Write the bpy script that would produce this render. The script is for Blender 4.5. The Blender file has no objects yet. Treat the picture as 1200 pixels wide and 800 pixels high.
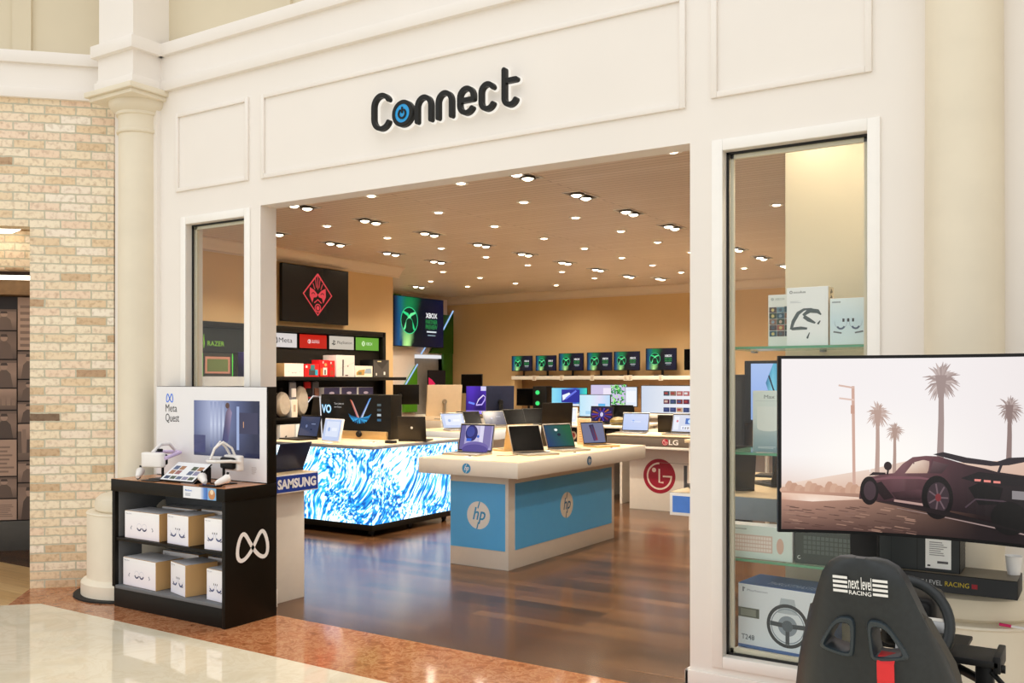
import bpy, bmesh, math, random
from mathutils import Vector, Matrix
PI = math.pi
R = math.radians
S = bpy.context.scene
COL = S.collection
random.seed(7)

# ------------------------------------------------------------------ colours and materials
def lin(h, a=1.0):
    if not isinstance(h, str):
        return tuple(h)
    v = [int(h[i:i + 2], 16) / 255 for i in (0, 2, 4)]
    return tuple(c / 12.92 if c <= .04045 else ((c + .055) / 1.055) ** 2.4 for c in v) + (a,)

def mixc(a, b, t):
    a, b = lin(a), lin(b)
    return tuple(a[i] * (1 - t) + b[i] * t for i in range(3)) + (1.0,)

def node_mat(name):
    m = bpy.data.materials.new(name)
    m.use_nodes = True
    nt = m.node_tree
    return m, nt, nt.nodes['Principled BSDF']

MATS = {}
def M(name, hexc, rough=.5, metal=0.0, vary=.05, scale=18.0, bump=0.0, coat=0.0, spec=.5):
    """plain procedural surface: base colour with a faint noise variation"""
    if name in MATS:
        return MATS[name]
    m, nt, b = node_mat(name)
    c = lin(hexc)
    tc = nt.nodes.new('ShaderNodeTexCoord')
    nz = nt.nodes.new('ShaderNodeTexNoise')
    nz.inputs['Scale'].default_value = scale
    nz.inputs['Detail'].default_value = 3
    nt.links.new(tc.outputs['Object'], nz.inputs['Vector'])
    rp = nt.nodes.new('ShaderNodeValToRGB')
    rp.color_ramp.elements[0].position = .3
    rp.color_ramp.elements[1].position = .7
    rp.color_ramp.elements[0].color = tuple(max(0, x * (1 - vary)) for x in c[:3]) + (1,)
    rp.color_ramp.elements[1].color = tuple(min(1, x * (1 + vary)) for x in c[:3]) + (1,)
    nt.links.new(nz.outputs['Fac'], rp.inputs['Fac'])
    nt.links.new(rp.outputs['Color'], b.inputs['Base Color'])
    b.inputs['Roughness'].default_value = rough
    b.inputs['Metallic'].default_value = metal
    b.inputs['Specular IOR Level'].default_value = spec
    if coat:
        b.inputs['Coat Weight'].default_value = coat
        b.inputs['Coat Roughness'].default_value = .08
    if bump:
        bp = nt.nodes.new('ShaderNodeBump')
        bp.inputs['Strength'].default_value = bump
        bp.inputs['Distance'].default_value = .004
        nt.links.new(nz.outputs['Fac'], bp.inputs['Height'])
        nt.links.new(bp.outputs['Normal'], b.inputs['Normal'])
    MATS[name] = m
    return m

def emit_mat(name, hexc, strength):
    m, nt, b = node_mat(name)
    b.inputs['Base Color'].default_value = (.02, .02, .02, 1)
    b.inputs['Emission Color'].default_value = lin(hexc)
    b.inputs['Emission Strength'].default_value = strength
    MATS[name] = m
    return m

def attr_mat(name, strength=0.0, rough=.5):
    m, nt, b = node_mat(name)
    at = nt.nodes.new('ShaderNodeVertexColor')
    at.layer_name = 'Col'
    if strength:
        b.inputs['Base Color'].default_value = (.01, .01, .01, 1)
        nt.links.new(at.outputs['Color'], b.inputs['Emission Color'])
        b.inputs['Emission Strength'].default_value = strength
        b.inputs['Specular IOR Level'].default_value = .25
    else:
        nt.links.new(at.outputs['Color'], b.inputs['Base Color'])
    b.inputs['Roughness'].default_value = rough
    return m

PRINT = attr_mat('printed_ink', 0, .45)
SCREEN = attr_mat('lit_screen', 1.0, .2)
BRIGHT = attr_mat('bright_led_picture', 1.9, .3)

def plank_mat(name, cols, length, width, rough, gap=.003, gapc='2a1a10', bump=.15, rot=0.0, grain=.35, axis='XY'):
    m, nt, b = node_mat(name)
    N = nt.nodes.new
    L = nt.links.new
    tc = N('ShaderNodeTexCoord')
    mp = N('ShaderNodeMapping')
    mp.inputs['Rotation'].default_value = (0, 0, rot)
    L(tc.outputs['Object'], mp.inputs['Vector'])
    br = N('ShaderNodeTexBrick')
    br.inputs['Scale'].default_value = 1
    br.inputs['Brick Width'].default_value = length
    br.inputs['Row Height'].default_value = width
    br.inputs['Mortar Size'].default_value = gap
    br.inputs['Mortar Smooth'].default_value = .1
    br.inputs['Color1'].default_value = (0, 0, 0, 1)
    br.inputs['Color2'].default_value = (1, 1, 1, 1)
    br.inputs['Mortar'].default_value = (.5, .5, .5, 1)
    br.offset = .37
    L(mp.outputs['Vector'], br.inputs['Vector'])
    rp = N('ShaderNodeValToRGB')
    rp.color_ramp.elements[0].color = lin(cols[0])
    rp.color_ramp.elements[1].color = lin(cols[-1])
    for i, c in enumerate(cols[1:-1]):
        e = rp.color_ramp.elements.new((i + 1) / (len(cols) - 1))
        e.color = lin(c)
    L(br.outputs['Color'], rp.inputs['Fac'])
    st = N('ShaderNodeMapping')
    st.inputs['Scale'].default_value = (1.5, 28, 1)
    L(mp.outputs['Vector'], st.inputs['Vector'])
    nz = N('ShaderNodeTexNoise')
    nz.inputs['Scale'].default_value = 1.6
    nz.inputs['Detail'].default_value = 6
    L(st.outputs['Vector'], nz.inputs['Vector'])
    mx = N('ShaderNodeMix')
    mx.data_type = 'RGBA'
    mx.blend_type = 'OVERLAY'
    mx.inputs[0].default_value = grain
    L(rp.outputs['Color'], mx.inputs[6])
    L(nz.outputs['Fac'], mx.inputs[7])
    g = N('ShaderNodeMix')
    g.data_type = 'RGBA'
    L(br.outputs['Fac'], g.inputs[0])
    L(mx.outputs[2], g.inputs[6])
    g.inputs[7].default_value = lin(gapc)
    L(g.outputs[2], b.inputs['Base Color'])
    b.inputs['Roughness'].default_value = rough
    bp = N('ShaderNodeBump')
    bp.inputs['Strength'].default_value = bump
    bp.inputs['Distance'].default_value = .003
    bp.invert = True
    L(br.outputs['Fac'], bp.inputs['Height'])
    L(bp.outputs['Normal'], b.inputs['Normal'])
    MATS[name] = m
    return m

def brick_mat():
    m, nt, b = node_mat('old_cream_brick')
    N = nt.nodes.new
    L = nt.links.new
    tc = N('ShaderNodeTexCoord')
    sp = N('ShaderNodeSeparateXYZ')
    cb = N('ShaderNodeCombineXYZ')
    L(tc.outputs['Object'], sp.inputs[0])
    ad = N('ShaderNodeMath')
    L(sp.outputs['X'], ad.inputs[0])
    L(sp.outputs['Y'], ad.inputs[1])
    L(ad.outputs[0], cb.inputs['X'])
    L(sp.outputs['Z'], cb.inputs['Y'])
    nz0 = N('ShaderNodeTexNoise')
    nz0.inputs['Scale'].default_value = 22
    nz0.inputs['Detail'].default_value = 2
    L(tc.outputs['Object'], nz0.inputs['Vector'])
    vm = N('ShaderNodeVectorMath')
    vm.operation = 'SCALE'
    vm.inputs['Scale'].default_value = .012
    L(nz0.outputs['Color'], vm.inputs[0])
    va = N('ShaderNodeVectorMath')
    L(cb.outputs[0], va.inputs[0])
    L(vm.outputs[0], va.inputs[1])
    br = N('ShaderNodeTexBrick')
    br.inputs['Scale'].default_value = 1
    br.inputs['Brick Width'].default_value = .216
    br.inputs['Row Height'].default_value = .0655
    br.inputs['Mortar Size'].default_value = .0062
    br.inputs['Mortar Smooth'].default_value = .25
    br.inputs['Color1'].default_value = (0, 0, 0, 1)
    br.inputs['Color2'].default_value = (1, 1, 1, 1)
    br.inputs['Mortar'].default_value = (.5, .5, .5, 1)
    L(va.outputs[0], br.inputs['Vector'])
    rp = N('ShaderNodeValToRGB')
    pal = [(0, '463a32'), (.018, 'b8987a'), (.06, 'd4b794'), (.14, 'e8cfac'), (.35, 'f1dec0'), (.6, 'f5e8cf'), (.8, 'f0d6bc'), (1, 'f8f0e0')]
    rp.color_ramp.elements[0].color = lin(pal[0][1])
    rp.color_ramp.elements[1].color = lin(pal[-1][1])
    for p, c in pal[1:-1]:
        rp.color_ramp.elements.new(p).color = lin(c)
    L(br.outputs['Color'], rp.inputs['Fac'])
    nz = N('ShaderNodeTexNoise')
    nz.inputs['Scale'].default_value = 30
    nz.inputs['Detail'].default_value = 6
    L(tc.outputs['Object'], nz.inputs['Vector'])
    cr = N('ShaderNodeValToRGB')
    cr.color_ramp.elements[0].position = .28
    cr.color_ramp.elements[0].color = lin('9c7c5c')
    cr.color_ramp.elements[1].position = .52
    cr.color_ramp.elements[1].color = (1, 1, 1, 1)
    L(nz.outputs['Fac'], cr.inputs['Fac'])
    mu = N('ShaderNodeMix')
    mu.data_type = 'RGBA'
    mu.blend_type = 'MULTIPLY'
    mu.inputs[0].default_value = .45
    L(rp.outputs['Color'], mu.inputs[6])
    L(cr.outputs['Color'], mu.inputs[7])
    g = N('ShaderNodeMix')
    g.data_type = 'RGBA'
    L(br.outputs['Fac'], g.inputs[0])
    L(mu.outputs[2], g.inputs[6])
    g.inputs[7].default_value = lin('c6c0aa')
    L(g.outputs[2], b.inputs['Base Color'])
    b.inputs['Roughness'].default_value = .85
    h = N('ShaderNodeMath')
    h.operation = 'MULTIPLY_ADD'
    h.inputs[1].default_value = -1.0
    L(br.outputs['Fac'], h.inputs[0])
    L(nz.outputs['Fac'], h.inputs[2])
    bp = N('ShaderNodeBump')
    bp.inputs['Strength'].default_value = .6
    bp.inputs['Distance'].default_value = .008
    L(h.outputs[0], bp.inputs['Height'])
    L(bp.outputs['Normal'], b.inputs['Normal'])
    return m

def speckle_mat(name, cols, scale, rough, veins=False):
    m, nt, b = node_mat(name)
    N = nt.nodes.new
    L = nt.links.new
    tc = N('ShaderNodeTexCoord')
    nz = N('ShaderNodeTexNoise')
    nz.inputs['Scale'].default_value = scale
    nz.inputs['Detail'].default_value = 8
    nz.inputs['Roughness'].default_value = .65
    nz.inputs['Distortion'].default_value = .8 if veins else .2
    L(tc.outputs['Object'], nz.inputs['Vector'])
    rp = N('ShaderNodeValToRGB')
    els = rp.color_ramp.elements
    els[0].position, els[0].color = cols[0][0], lin(cols[0][1])
    els[1].position, els[1].color = cols[-1][0], lin(cols[-1][1])
    for p, c in cols[1:-1]:
        els.new(p).color = lin(c)
    L(nz.outputs['Fac'], rp.inputs['Fac'])
    L(rp.outputs['Color'], b.inputs['Base Color'])
    b.inputs['Roughness'].default_value = rough
    b.inputs['IOR'].default_value = 1.55
    return m

def glass_mat():
    m = bpy.data.materials.new('shop_glass')
    m.use_nodes = True
    nt = m.node_tree
    nt.nodes.clear()
    o = nt.nodes.new('ShaderNodeOutputMaterial')
    t = nt.nodes.new('ShaderNodeBsdfTransparent')
    t.inputs['Color'].default_value = (.985, .995, .985, 1)
    g = nt.nodes.new('ShaderNodeBsdfGlossy')
    g.inputs['Roughness'].default_value = .02
    lw = nt.nodes.new('ShaderNodeLayerWeight')
    pw = nt.nodes.new('ShaderNodeMath')
    pw.operation = 'POWER'
    pw.inputs[1].default_value = 5
    nt.links.new(lw.outputs['Facing'], pw.inputs[0])
    f = nt.nodes.new('ShaderNodeMath')
    f.operation = 'MULTIPLY_ADD'
    f.inputs[1].default_value = .9
    f.inputs[2].default_value = .022
    nt.links.new(pw.outputs[0], f.inputs[0])
    mx = nt.nodes.new('ShaderNodeMixShader')
    nt.links.new(f.outputs[0], mx.inputs[0])
    nt.links.new(t.outputs[0], mx.inputs[1])
    nt.links.new(g.outputs[0], mx.inputs[2])
    nt.links.new(mx.outputs[0], o.inputs['Surface'])
    return m

CREAM = M('cream_paint', 'efe9e2', .55, vary=.012, scale=2)
CREAM2 = M('cream_stone', 'eee4d0', .5, vary=.025, scale=6)
COLSTONE = M('column_stone', 'e5dbc6', .5, vary=.03, scale=5)
WHITE = M('white_trim', 'f6f3ee', .4, vary=.01)
BEIGE = M('beige_plaster', 'd6cab0', .7, vary=.05, scale=1.3)
TAN = M('tan_wall_paint', 'd2b282', .7, vary=.03, scale=1.5)
CROWN = M('crown_paint', 'd9c6b0', .5, vary=.01)
BLACK = M('black_laminate', '15120d', .42, vary=.08, spec=.2)
BLACKP = M('black_plastic', '0d0d0e', .4, vary=.1, spec=.25)
SATIN = M('satin_black', '151516', .45, vary=.1, spec=.25)
GREYIN = M('grey_interior', '6d6f72', .6)
GASKET = M('black_gasket', '0c0c0c', .5)
WLAM = M('white_laminate', 'e8e2d8', .35, vary=.012)
WOODTOP = M('pale_worktop', 'e0c9a4', .3, vary=.05, scale=9)
CARTON = M('kraft_carton', 'cfa874', .75, vary=.05)
WCARD = M('white_card', 'eeeeee', .5, vary=.01)
SILVER = M('silver_alloy', 'b9b4ab', .32, .85, vary=.03)
GOLDA = M('warm_alloy', 'c7a878', .38, .6, vary=.03)
DARKA = M('graphite_alloy', '2a2520', .36, .5, vary=.05)
NAVYA = M('navy_alloy', '2b3350', .36, .5, vary=.05)
KEYS = M('key_black', '121213', .5)
WPLAS = M('white_plastic', 'efecea', .35, vary=.01)
GREYP = M('grey_felt', 'a59a8c', .85, vary=.08)
RUBBER = M('dark_rubber', '101010', .7)
STEEL = M('brushed_steel', '8d8d8d', .3, .9)
GREEN = M('green_laminate', '4c8f16', .4)
DGREEN = M('dark_green_laminate', '2c6410', .4)
RED = M('red_webbing', 'd8262a', .6)
HPBLUE = M('sky_blue_vinyl', '5cbcff', .4, vary=.015)
LEATHER = M('black_leatherette', '25292b', .4, vary=.12, scale=60, bump=.08, spec=.4)
GRIPL = M('soft_plastic_rim', '2a343a', .35, vary=.08)
SIGNBLK = M('sign_black', '191917', .4, vary=.05, spec=.25)
SIGNBLUE = M('sign_blue', '18a0e6', .35, vary=.03)
BRICK = brick_mat()
MARBLE = speckle_mat('cream_marble', [(.2, 'd6caae'), (.42, 'e3d9c1'), (.48, 'e8e0cb'), (.52, 'e0d5bc'), (.56, 'e6ddc7'), (.8, 'ece4d1')], 2.6, .035, True)
MARBLE.node_tree.nodes['Principled BSDF'].inputs['IOR'].default_value = 1.65
GRANITE = speckle_mat('red_granite', [(.25, '7a4a2e'), (.38, '965e3a'), (.47, 'aa6c46'), (.53, 'c08c64'), (.58, 'a0623e'), (.7, 'b67a52'), (.82, 'cc9870')], 15, .1, True)
WOOD = plank_mat('walnut_planks', ['3c2817', '573a24', '4a301d', '66472c'], 1.2, .13, .19, gap=.0018, gapc='1c110a', bump=.1)
WOOD.node_tree.nodes['Principled BSDF'].inputs['Specular IOR Level'].default_value = .3
OAKF = plank_mat('pale_oak_planks', ['c2a06c', 'cfae7c', 'b89460'], 1.2, .14, .3, gap=.002, gapc='8a6a40')
CEILP = plank_mat('ceiling_boards', ['dac9b9', 'd6c4b3', 'decebf'], 3.6, .075, .42, gap=.004, gapc='9c8470', grain=.06, bump=.25)
GLASS = glass_mat()
BULB = emit_mat('warm_bulb', 'ffe9c8', 14)
DOWNB = emit_mat('warm_downlight', 'ffe6c4', 16)
LEDSTRIP = emit_mat('cool_led_strip', '9cc4f4', 1.0)
WHITELED = emit_mat('white_light_panel', 'f0f0f4', .9)
GREENLED = emit_mat('green_ring_light', '22e878', 1.0)
NBULB = emit_mat('warm_dome_light', 'fff0d8', 6)

# ------------------------------------------------------------------ geometry helpers
def bx(bm, x0, x1, y0, y1, z0, z1, m=0, bv=0.0, X=None, seg=2):
    r = bmesh.ops.create_cube(bm, size=1)
    vs = r['verts']
    for v in vs:
        v.co = Vector((x0 + (v.co.x + .5) * (x1 - x0), y0 + (v.co.y + .5) * (y1 - y0), z0 + (v.co.z + .5) * (z1 - z0)))
        if X is not None:
            v.co = X @ v.co
    for f in {f for v in vs for f in v.link_faces}:
        f.material_index = m
    if bv:
        bmesh.ops.bevel(bm, geom=list({e for v in vs for e in v.link_edges}), offset=bv, segments=seg, affect='EDGES', profile=.5)
    return bm

def box(x0, x1, y0, y1, z0, z1, bv=0.0, seg=2):
    return bx(bmesh.new(), x0, x1, y0, y1, z0, z1, 0, bv, None, seg)

def rod(bm, p0, p1, r0, r1=None, seg=16, m=0):
    p0, p1 = Vector(p0), Vector(p1)
    d = p1 - p0
    q = d.to_track_quat('Z', 'Y').to_matrix().to_4x4()
    X = Matrix.Translation((p0 + p1) / 2) @ q
    r = bmesh.ops.create_cone(bm, cap_ends=True, segments=seg, radius1=r0, radius2=r0 if r1 is None else r1, depth=d.length, matrix=X)
    for f in {f for v in r['verts'] for f in v.link_faces}:
        f.material_index = m
    return bm

def lathe(bm, prof, seg=32, c=(0, 0, 0), m=0):
    c = Vector(c)
    rings = []
    for r, z in prof:
        rings.append([bm.verts.new(c + Vector((r * math.cos(2 * PI * i / seg), r * math.sin(2 * PI * i / seg), z))) for i in range(seg)])
    for a, b in zip(rings, rings[1:]):
        for i in range(seg):
            f = bm.faces.new((a[i], a[(i + 1) % seg], b[(i + 1) % seg], b[i]))
            f.material_index = m
    for ring, rev in ((rings[0], True), (rings[-1], False)):
        f = bm.faces.new(ring[::-1] if rev else ring)
        f.material_index = m
    return bm

def tube(bm, pts, r, seg=8, closed=False, m=0, flat=1.0):
    pts = [Vector(p) for p in pts]
    n = len(pts)
    rings = []
    up = None
    for i, p in enumerate(pts):
        if closed:
            t = (pts[(i + 1) % n] - pts[i - 1]).normalized()
        else:
            t = (pts[min(i + 1, n - 1)] - pts[max(i - 1, 0)]).normalized()
        if up is None:
            up = Vector((0, 0, 1)) if abs(t.z) < .9 else Vector((0, 1, 0))
        s = t.cross(up).normalized()
        up = s.cross(t).normalized()
        rr = r[i] if isinstance(r, (list, tuple)) else r
        rings.append([bm.verts.new(p + (s * math.cos(2 * PI * k / seg) * flat + up * math.sin(2 * PI * k / seg)) * rr) for k in range(seg)])
    pr = list(zip(rings, rings[1:])) + ([(rings[-1], rings[0])] if closed else [])
    for a, b in pr:
        for k in range(seg):
            f = bm.faces.new((a[k], a[(k + 1) % seg], b[(k + 1) % seg], b[k]))
            f.material_index = m
    if not closed:
        bm.faces.new(rings[0][::-1]).material_index = m
        bm.faces.new(rings[-1]).material_index = m
    return bm

def prism(bm, pts, z0, z1, X=None, m=0):
    """extrude a 2-D outline between two heights, then transform"""
    X = X or Matrix.Identity(4)
    a = [bm.verts.new(X @ Vector((p[0], p[1], z0))) for p in pts]
    b = [bm.verts.new(X @ Vector((p[0], p[1], z1))) for p in pts]
    n = len(pts)
    fs = [bm.faces.new(a[::-1]), bm.faces.new(b)]
    for i in range(n):
        fs.append(bm.faces.new((a[i], a[(i + 1) % n], b[(i + 1) % n], b[i])))
    for f in fs:
        f.material_index = m
    return bm

def stroke2d(path, w, cap=6):
    """outline of a round-ended stroke along a 2-D path"""
    P = [Vector(p) for p in path]
    n = len(P)
    Lf, Rt = [], []
    for i in range(n):
        t = (P[min(i + 1, n - 1)] - P[max(i - 1, 0)]).normalized()
        nn = Vector((-t.y, t.x)) * w / 2
        Lf.append(P[i] + nn)
        Rt.append(P[i] - nn)
    t1 = (P[-1] - P[-2]).normalized()
    a1 = math.atan2(t1.y, t1.x)
    t0 = (P[1] - P[0]).normalized()
    a0 = math.atan2(t0.y, t0.x)
    end = [P[-1] + Vector((math.cos(a1 - PI / 2 + PI * k / cap), math.sin(a1 - PI / 2 + PI * k / cap))) * w / 2 for k in range(1, cap)]
    st = [P[0] + Vector((math.cos(a0 + PI / 2 + PI * k / cap), math.sin(a0 + PI / 2 + PI * k / cap))) * w / 2 for k in range(1, cap)]
    return [tuple(p) for p in Rt + end + Lf[::-1] + st]

def arc(cx, cy, rx, ry, a0, a1, n=16):
    return [(cx + rx * math.cos(R(a0 + (a1 - a0) * i / n)), cy + ry * math.sin(R(a0 + (a1 - a0) * i / n))) for i in range(n + 1)]

def obj(name, bm, mats, parent=None, loc=None, rot=None, smooth=35, mods=None):
    me = bpy.data.meshes.new(name)
    bmesh.ops.recalc_face_normals(bm, faces=bm.faces)
    bm.to_mesh(me)
    bm.free()
    for m in (mats if isinstance(mats, (list, tuple)) else [mats]):
        me.materials.append(m)
    if smooth:
        me.polygons.foreach_set('use_smooth', [True] * len(me.polygons))
        me.set_sharp_from_angle(angle=R(smooth))
    o = bpy.data.objects.new(name, me)
    COL.objects.link(o)
    if parent:
        o.parent = parent
    if loc:
        o.location = loc
    if rot:
        o.rotation_euler = rot
    return o

def tag(o, label, cat, group=None):
    o['label'] = label
    o['category'] = cat
    if group:
        o['group'] = group
    return o

def thing(name, label, cat, loc=(0, 0, 0), rz=0, group=None):
    o = bpy.data.objects.new(name, None)
    o.empty_display_size = .1
    COL.objects.link(o)
    o.location = loc
    o.rotation_euler = (0, 0, R(rz))
    return tag(o, label, cat, group)

def struct(name, bm, m, loc=None, rot=None, smooth=35):
    o = obj(name, bm, m, None, loc, rot, smooth)
    o['kind'] = 'structure'
    return o

def dup(root, loc, rz=None, label=None, group=None):
    r = root.copy()
    COL.objects.link(r)
    r.location = loc
    if rz is not None:
        r.rotation_euler = (0, 0, R(rz))
    if label:
        r['label'] = label
    if group:
        r['group'] = group
    for ch in root.children:
        c = ch.copy()
        COL.objects.link(c)
        c.parent = r
        for g in ch.children:
            d = g.copy()
            COL.objects.link(d)
            d.parent = c
    return r

# ------------------------------------------------------------------ pictures: flat printed or lit artwork
GLY = {}
def glyphs(s, bold=0.0, shear=0.0):
    k = (s, bold, shear)
    if k not in GLY:
        cu = bpy.data.curves.new('type', 'FONT')
        cu.body = s
        cu.size = 1
        cu.offset = bold
        cu.shear = shear
        cu.resolution_u = 3
        cu.fill_mode = 'BOTH'
        o = bpy.data.objects.new('type', cu)
        me = bpy.data.meshes.new_from_object(o)
        vs = [(v.co.x, v.co.y) for v in me.vertices]
        fs = [tuple(p.vertices) for p in me.polygons]
        bpy.data.objects.remove(o)
        bpy.data.curves.remove(cu)
        bpy.data.meshes.remove(me)
        GLY[k] = (vs, fs)
    return GLY[k]

class Pic:
    def __init__(s, w, h, bg=None, dz=.00016):
        s.w, s.h, s.dz = w, h, dz
        s.bm = bmesh.new()
        s.lay = s.bm.loops.layers.float_color.new('Col')
        s.z = .0006
        if bg:
            s.rect(0, 0, w, h, bg)
    def up(s):
        s.z += s.dz
    def poly(s, pts, col, up=True):
        if up:
            s.up()
        vs = [s.bm.verts.new((p[0], p[1], s.z)) for p in pts]
        f = s.bm.faces.new(vs)
        many = isinstance(col, list)
        for i, l in enumerate(f.loops):
            l[s.lay] = lin(col[i] if many else col)
        return s
    def rect(s, x0, y0, x1, y1, col, up=True):
        return s.poly([(x0, y0), (x1, y0), (x1, y1), (x0, y1)], col, up)
    def vgrad(s, x0, y0, x1, y1, cols):
        s.up()
        n = len(cols) - 1
        for i in range(n):
            a, b = y0 + (y1 - y0) * i / n, y0 + (y1 - y0) * (i + 1) / n
            s.poly([(x0, a), (x1, a), (x1, b), (x0, b)], [cols[i], cols[i], cols[i + 1], cols[i + 1]], False)
        return s
    def hgrad(s, x0, y0, x1, y1, cols):
        s.up()
        n = len(cols) - 1
        for i in range(n):
            a, b = x0 + (x1 - x0) * i / n, x0 + (x1 - x0) * (i + 1) / n
            s.poly([(a, y0), (b, y0), (b, y1), (a, y1)], [cols[i], cols[i + 1], cols[i + 1], cols[i]], False)
        return s
    def field(s, nx, ny, fn):
        """grid of smoothly coloured cells, fn(u, v) -> colour"""
        s.up()
        for j in range(ny):
            for i in range(nx):
                u0, u1, v0, v1 = i / nx, (i + 1) / nx, j / ny, (j + 1) / ny
                s.poly([(u0 * s.w, v0 * s.h), (u1 * s.w, v0 * s.h), (u1 * s.w, v1 * s.h), (u0 * s.w, v1 * s.h)], [fn(u0, v0), fn(u1, v0), fn(u1, v1), fn(u0, v1)], False)
        return s
    def circ(s, cx, cy, r, col, ry=None, n=28):
        ry = ry or r
        return s.poly([(cx + r * math.cos(2 * PI * i / n), cy + ry * math.sin(2 * PI * i / n)) for i in range(n)], col)
    def line(s, path, w, col):
        s.up()
        P = [Vector(p) for p in path]
        n = len(P)
        e = []
        for i in range(n):
            t = (P[min(i + 1, n - 1)] - P[max(i - 1, 0)])
            t = t.normalized() if t.length else Vector((1, 0))
            ww = w[i] if isinstance(w, list) else w
            nn = Vector((-t.y, t.x)) * ww / 2
            e.append((P[i] + nn, P[i] - nn))
        for a, b in zip(e, e[1:]):
            s.poly([tuple(a[1]), tuple(b[1]), tuple(b[0]), tuple(a[0])], col, False)
        return s
    def ring(s, cx, cy, r, w, col, a0=0, a1=360, ry=None, n=32):
        return s.line(arc(cx, cy, r, ry or r, a0, a1, n), w, col)
    def text(s, t, x0, y0, x1, y1, col, bold=.01, shear=0.0):
        s.up()
        vs, fs = glyphs(t, bold, shear)
        if not vs:
            return s
        ax, bx_ = min(v[0] for v in vs), max(v[0] for v in vs)
        ay, by = min(v[1] for v in vs), max(v[1] for v in vs)
        sx, sy = (x1 - x0) / max(bx_ - ax, 1e-6), (y1 - y0) / max(by - ay, 1e-6)
        nv = [s.bm.verts.new((x0 + (v[0] - ax) * sx, y0 + (v[1] - ay) * sy, s.z)) for v in vs]
        c = lin(col)
        for f in fs:
            try:
                fc = s.bm.faces.new([nv[i] for i in f])
            except ValueError:
                continue
            for l in fc.loops:
                l[s.lay] = c
        return s
    def lines(s, x0, y0, x1, y1, n, col, fill=.45):
        """rows of tiny unreadable print"""
        st = (y1 - y0) / n
        s.up()
        for i in range(n):
            xe = x0 + (x1 - x0) * (.6 + .4 * random.random())
            s.poly([(x0, y0 + i * st), (xe, y0 + i * st), (xe, y0 + i * st + st * fill), (x0, y0 + i * st + st * fill)], col, False)
        return s
    def build(s, name, parent, loc, rz=0, tilt=0, mat=None, bend=None):
        """rz 0 faces -Y of its parent, 90 faces +X; tilt leans the top backwards"""
        bm = s.bm
        if bend:
            k = max(8, int(s.w / .025))
            for i in range(1, k):
                g = bm.verts[:] + bm.edges[:] + bm.faces[:]
                bmesh.ops.bisect_plane(bm, geom=g, dist=1e-6, plane_co=(s.w * i / k, 0, 0), plane_no=(1, 0, 0))
            for v in bm.verts:
                a = (v.co.x - s.w / 2) / bend
                rr = bend - v.co.z
                v.co.x, v.co.z = s.w / 2 + rr * math.sin(a), bend - rr * math.cos(a)
        me = bpy.data.meshes.new(name)
        bm.to_mesh(me)
        bm.free()
        me.materials.append(mat or PRINT)
        o = bpy.data.objects.new(name, me)
        COL.objects.link(o)
        if parent:
            o.parent = parent
        o.matrix_basis = Matrix.Translation(loc) @ Matrix.Rotation(R(rz), 4, 'Z') @ Matrix.Rotation(R(90 - tilt), 4, 'X')
        return o

# ---- logos and screen contents
def infinity(P, cx, cy, w, h, lw, col, n=48):
    pts = []
    for i in range(n + 1):
        a = 2 * PI * i / n
        y = math.sin(2 * a)
        pts.append((cx + math.cos(a) * (1 - .16 * y) * w / 2, cy + (y + .16 * math.cos(2 * a)) * h / 2))
    P.line(pts, lw, col)

def xlogo(P, cx, cy, r, ball, cross):
    P.circ(cx, cy, r, ball)
    for sg in (-1, 1):
        P.line([(cx + sg * r * .66, cy + r * .7), (cx + sg * r * .2, cy + r * .32), (cx - sg * r * .3, cy - r * .25), (cx - sg * r * .6, cy - r * .78)], [r * .16, r * .24, r * .26, r * .1], cross)

def console_preview(P):
    w, h = P.w, P.h
    def glow(u, v):
        c = mixc('06101c', '0b1030', max(0, min(1, (u - .5) * 2)))
        c = mixc(c, '0e5f9c', max(0, 1 - abs(u - .10 - .03 * v) * 9) * .75)
        wd = .09 + .16 * v
        k = max(0, 1 - abs(u - .25 - .05 * v) / wd)
        c = mixc(c, '12a05a', min(1, k * 1.2) * (1 - .45 * v))
        return mixc(c, 'c8ff9c', max(0, min(1, k * 1.6)) * max(0, 1 - v * 2.2))
    P.field(20, 12, glow) if w > .6 else P.field(12, 8, glow)
    cx, cy, r = w * .30, h * .52, h * .27
    P.circ(cx, cy, r, '0a2a22', n=20)
    P.line([(cx - r * .72, cy + r * .62), (cx - r * .2, cy + r * .45), (cx + r * .25, cy - r * .05), (cx + r * .62, cy - r * .70)], [r * .16, r * .24, r * .26, r * .16], '2fe08a')
    P.line([(cx + r * .72, cy + r * .62), (cx + r * .2, cy + r * .45), (cx - r * .25, cy - r * .05), (cx - r * .62, cy - r * .70)], [r * .16, r * .24, r * .26, r * .16], '6ff0a0')
    P.poly(arc(cx, cy - r * .25, r * .42, r * .42, 30, 150, 6) + [(cx - r * .42, cy - r * .55), (cx, cy - r * .85), (cx + r * .42, cy - r * .55)], '0a2f22')
    P.ring(cx, cy, r, h * .015, '3fe89a', n=20)
    P.text('XBOX', w * .63, h * .60, w * .87, h * .71, 'ffffff', .02)
    P.text('PARTNER', w * .63, h * .48, w * .87, h * .57, '2c9a4c')
    P.text('PREVIEW', w * .63, h * .37, w * .87, h * .46, '2c9a4c')
    P.rect(w * .65, h * .30, w * .85, h * .33, 'dfe8ea')
    P.rect(w * .67, h * .23, w * .83, h * .25, '8fa8b0')

def swirl_pic(a, b, c):
    def f(P):
        P.field(8, 5, lambda u, v: mixc(mixc(a, b, v), c, max(0, 1 - 3 * math.hypot(u - .5, v - .4))))
    return f

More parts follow.
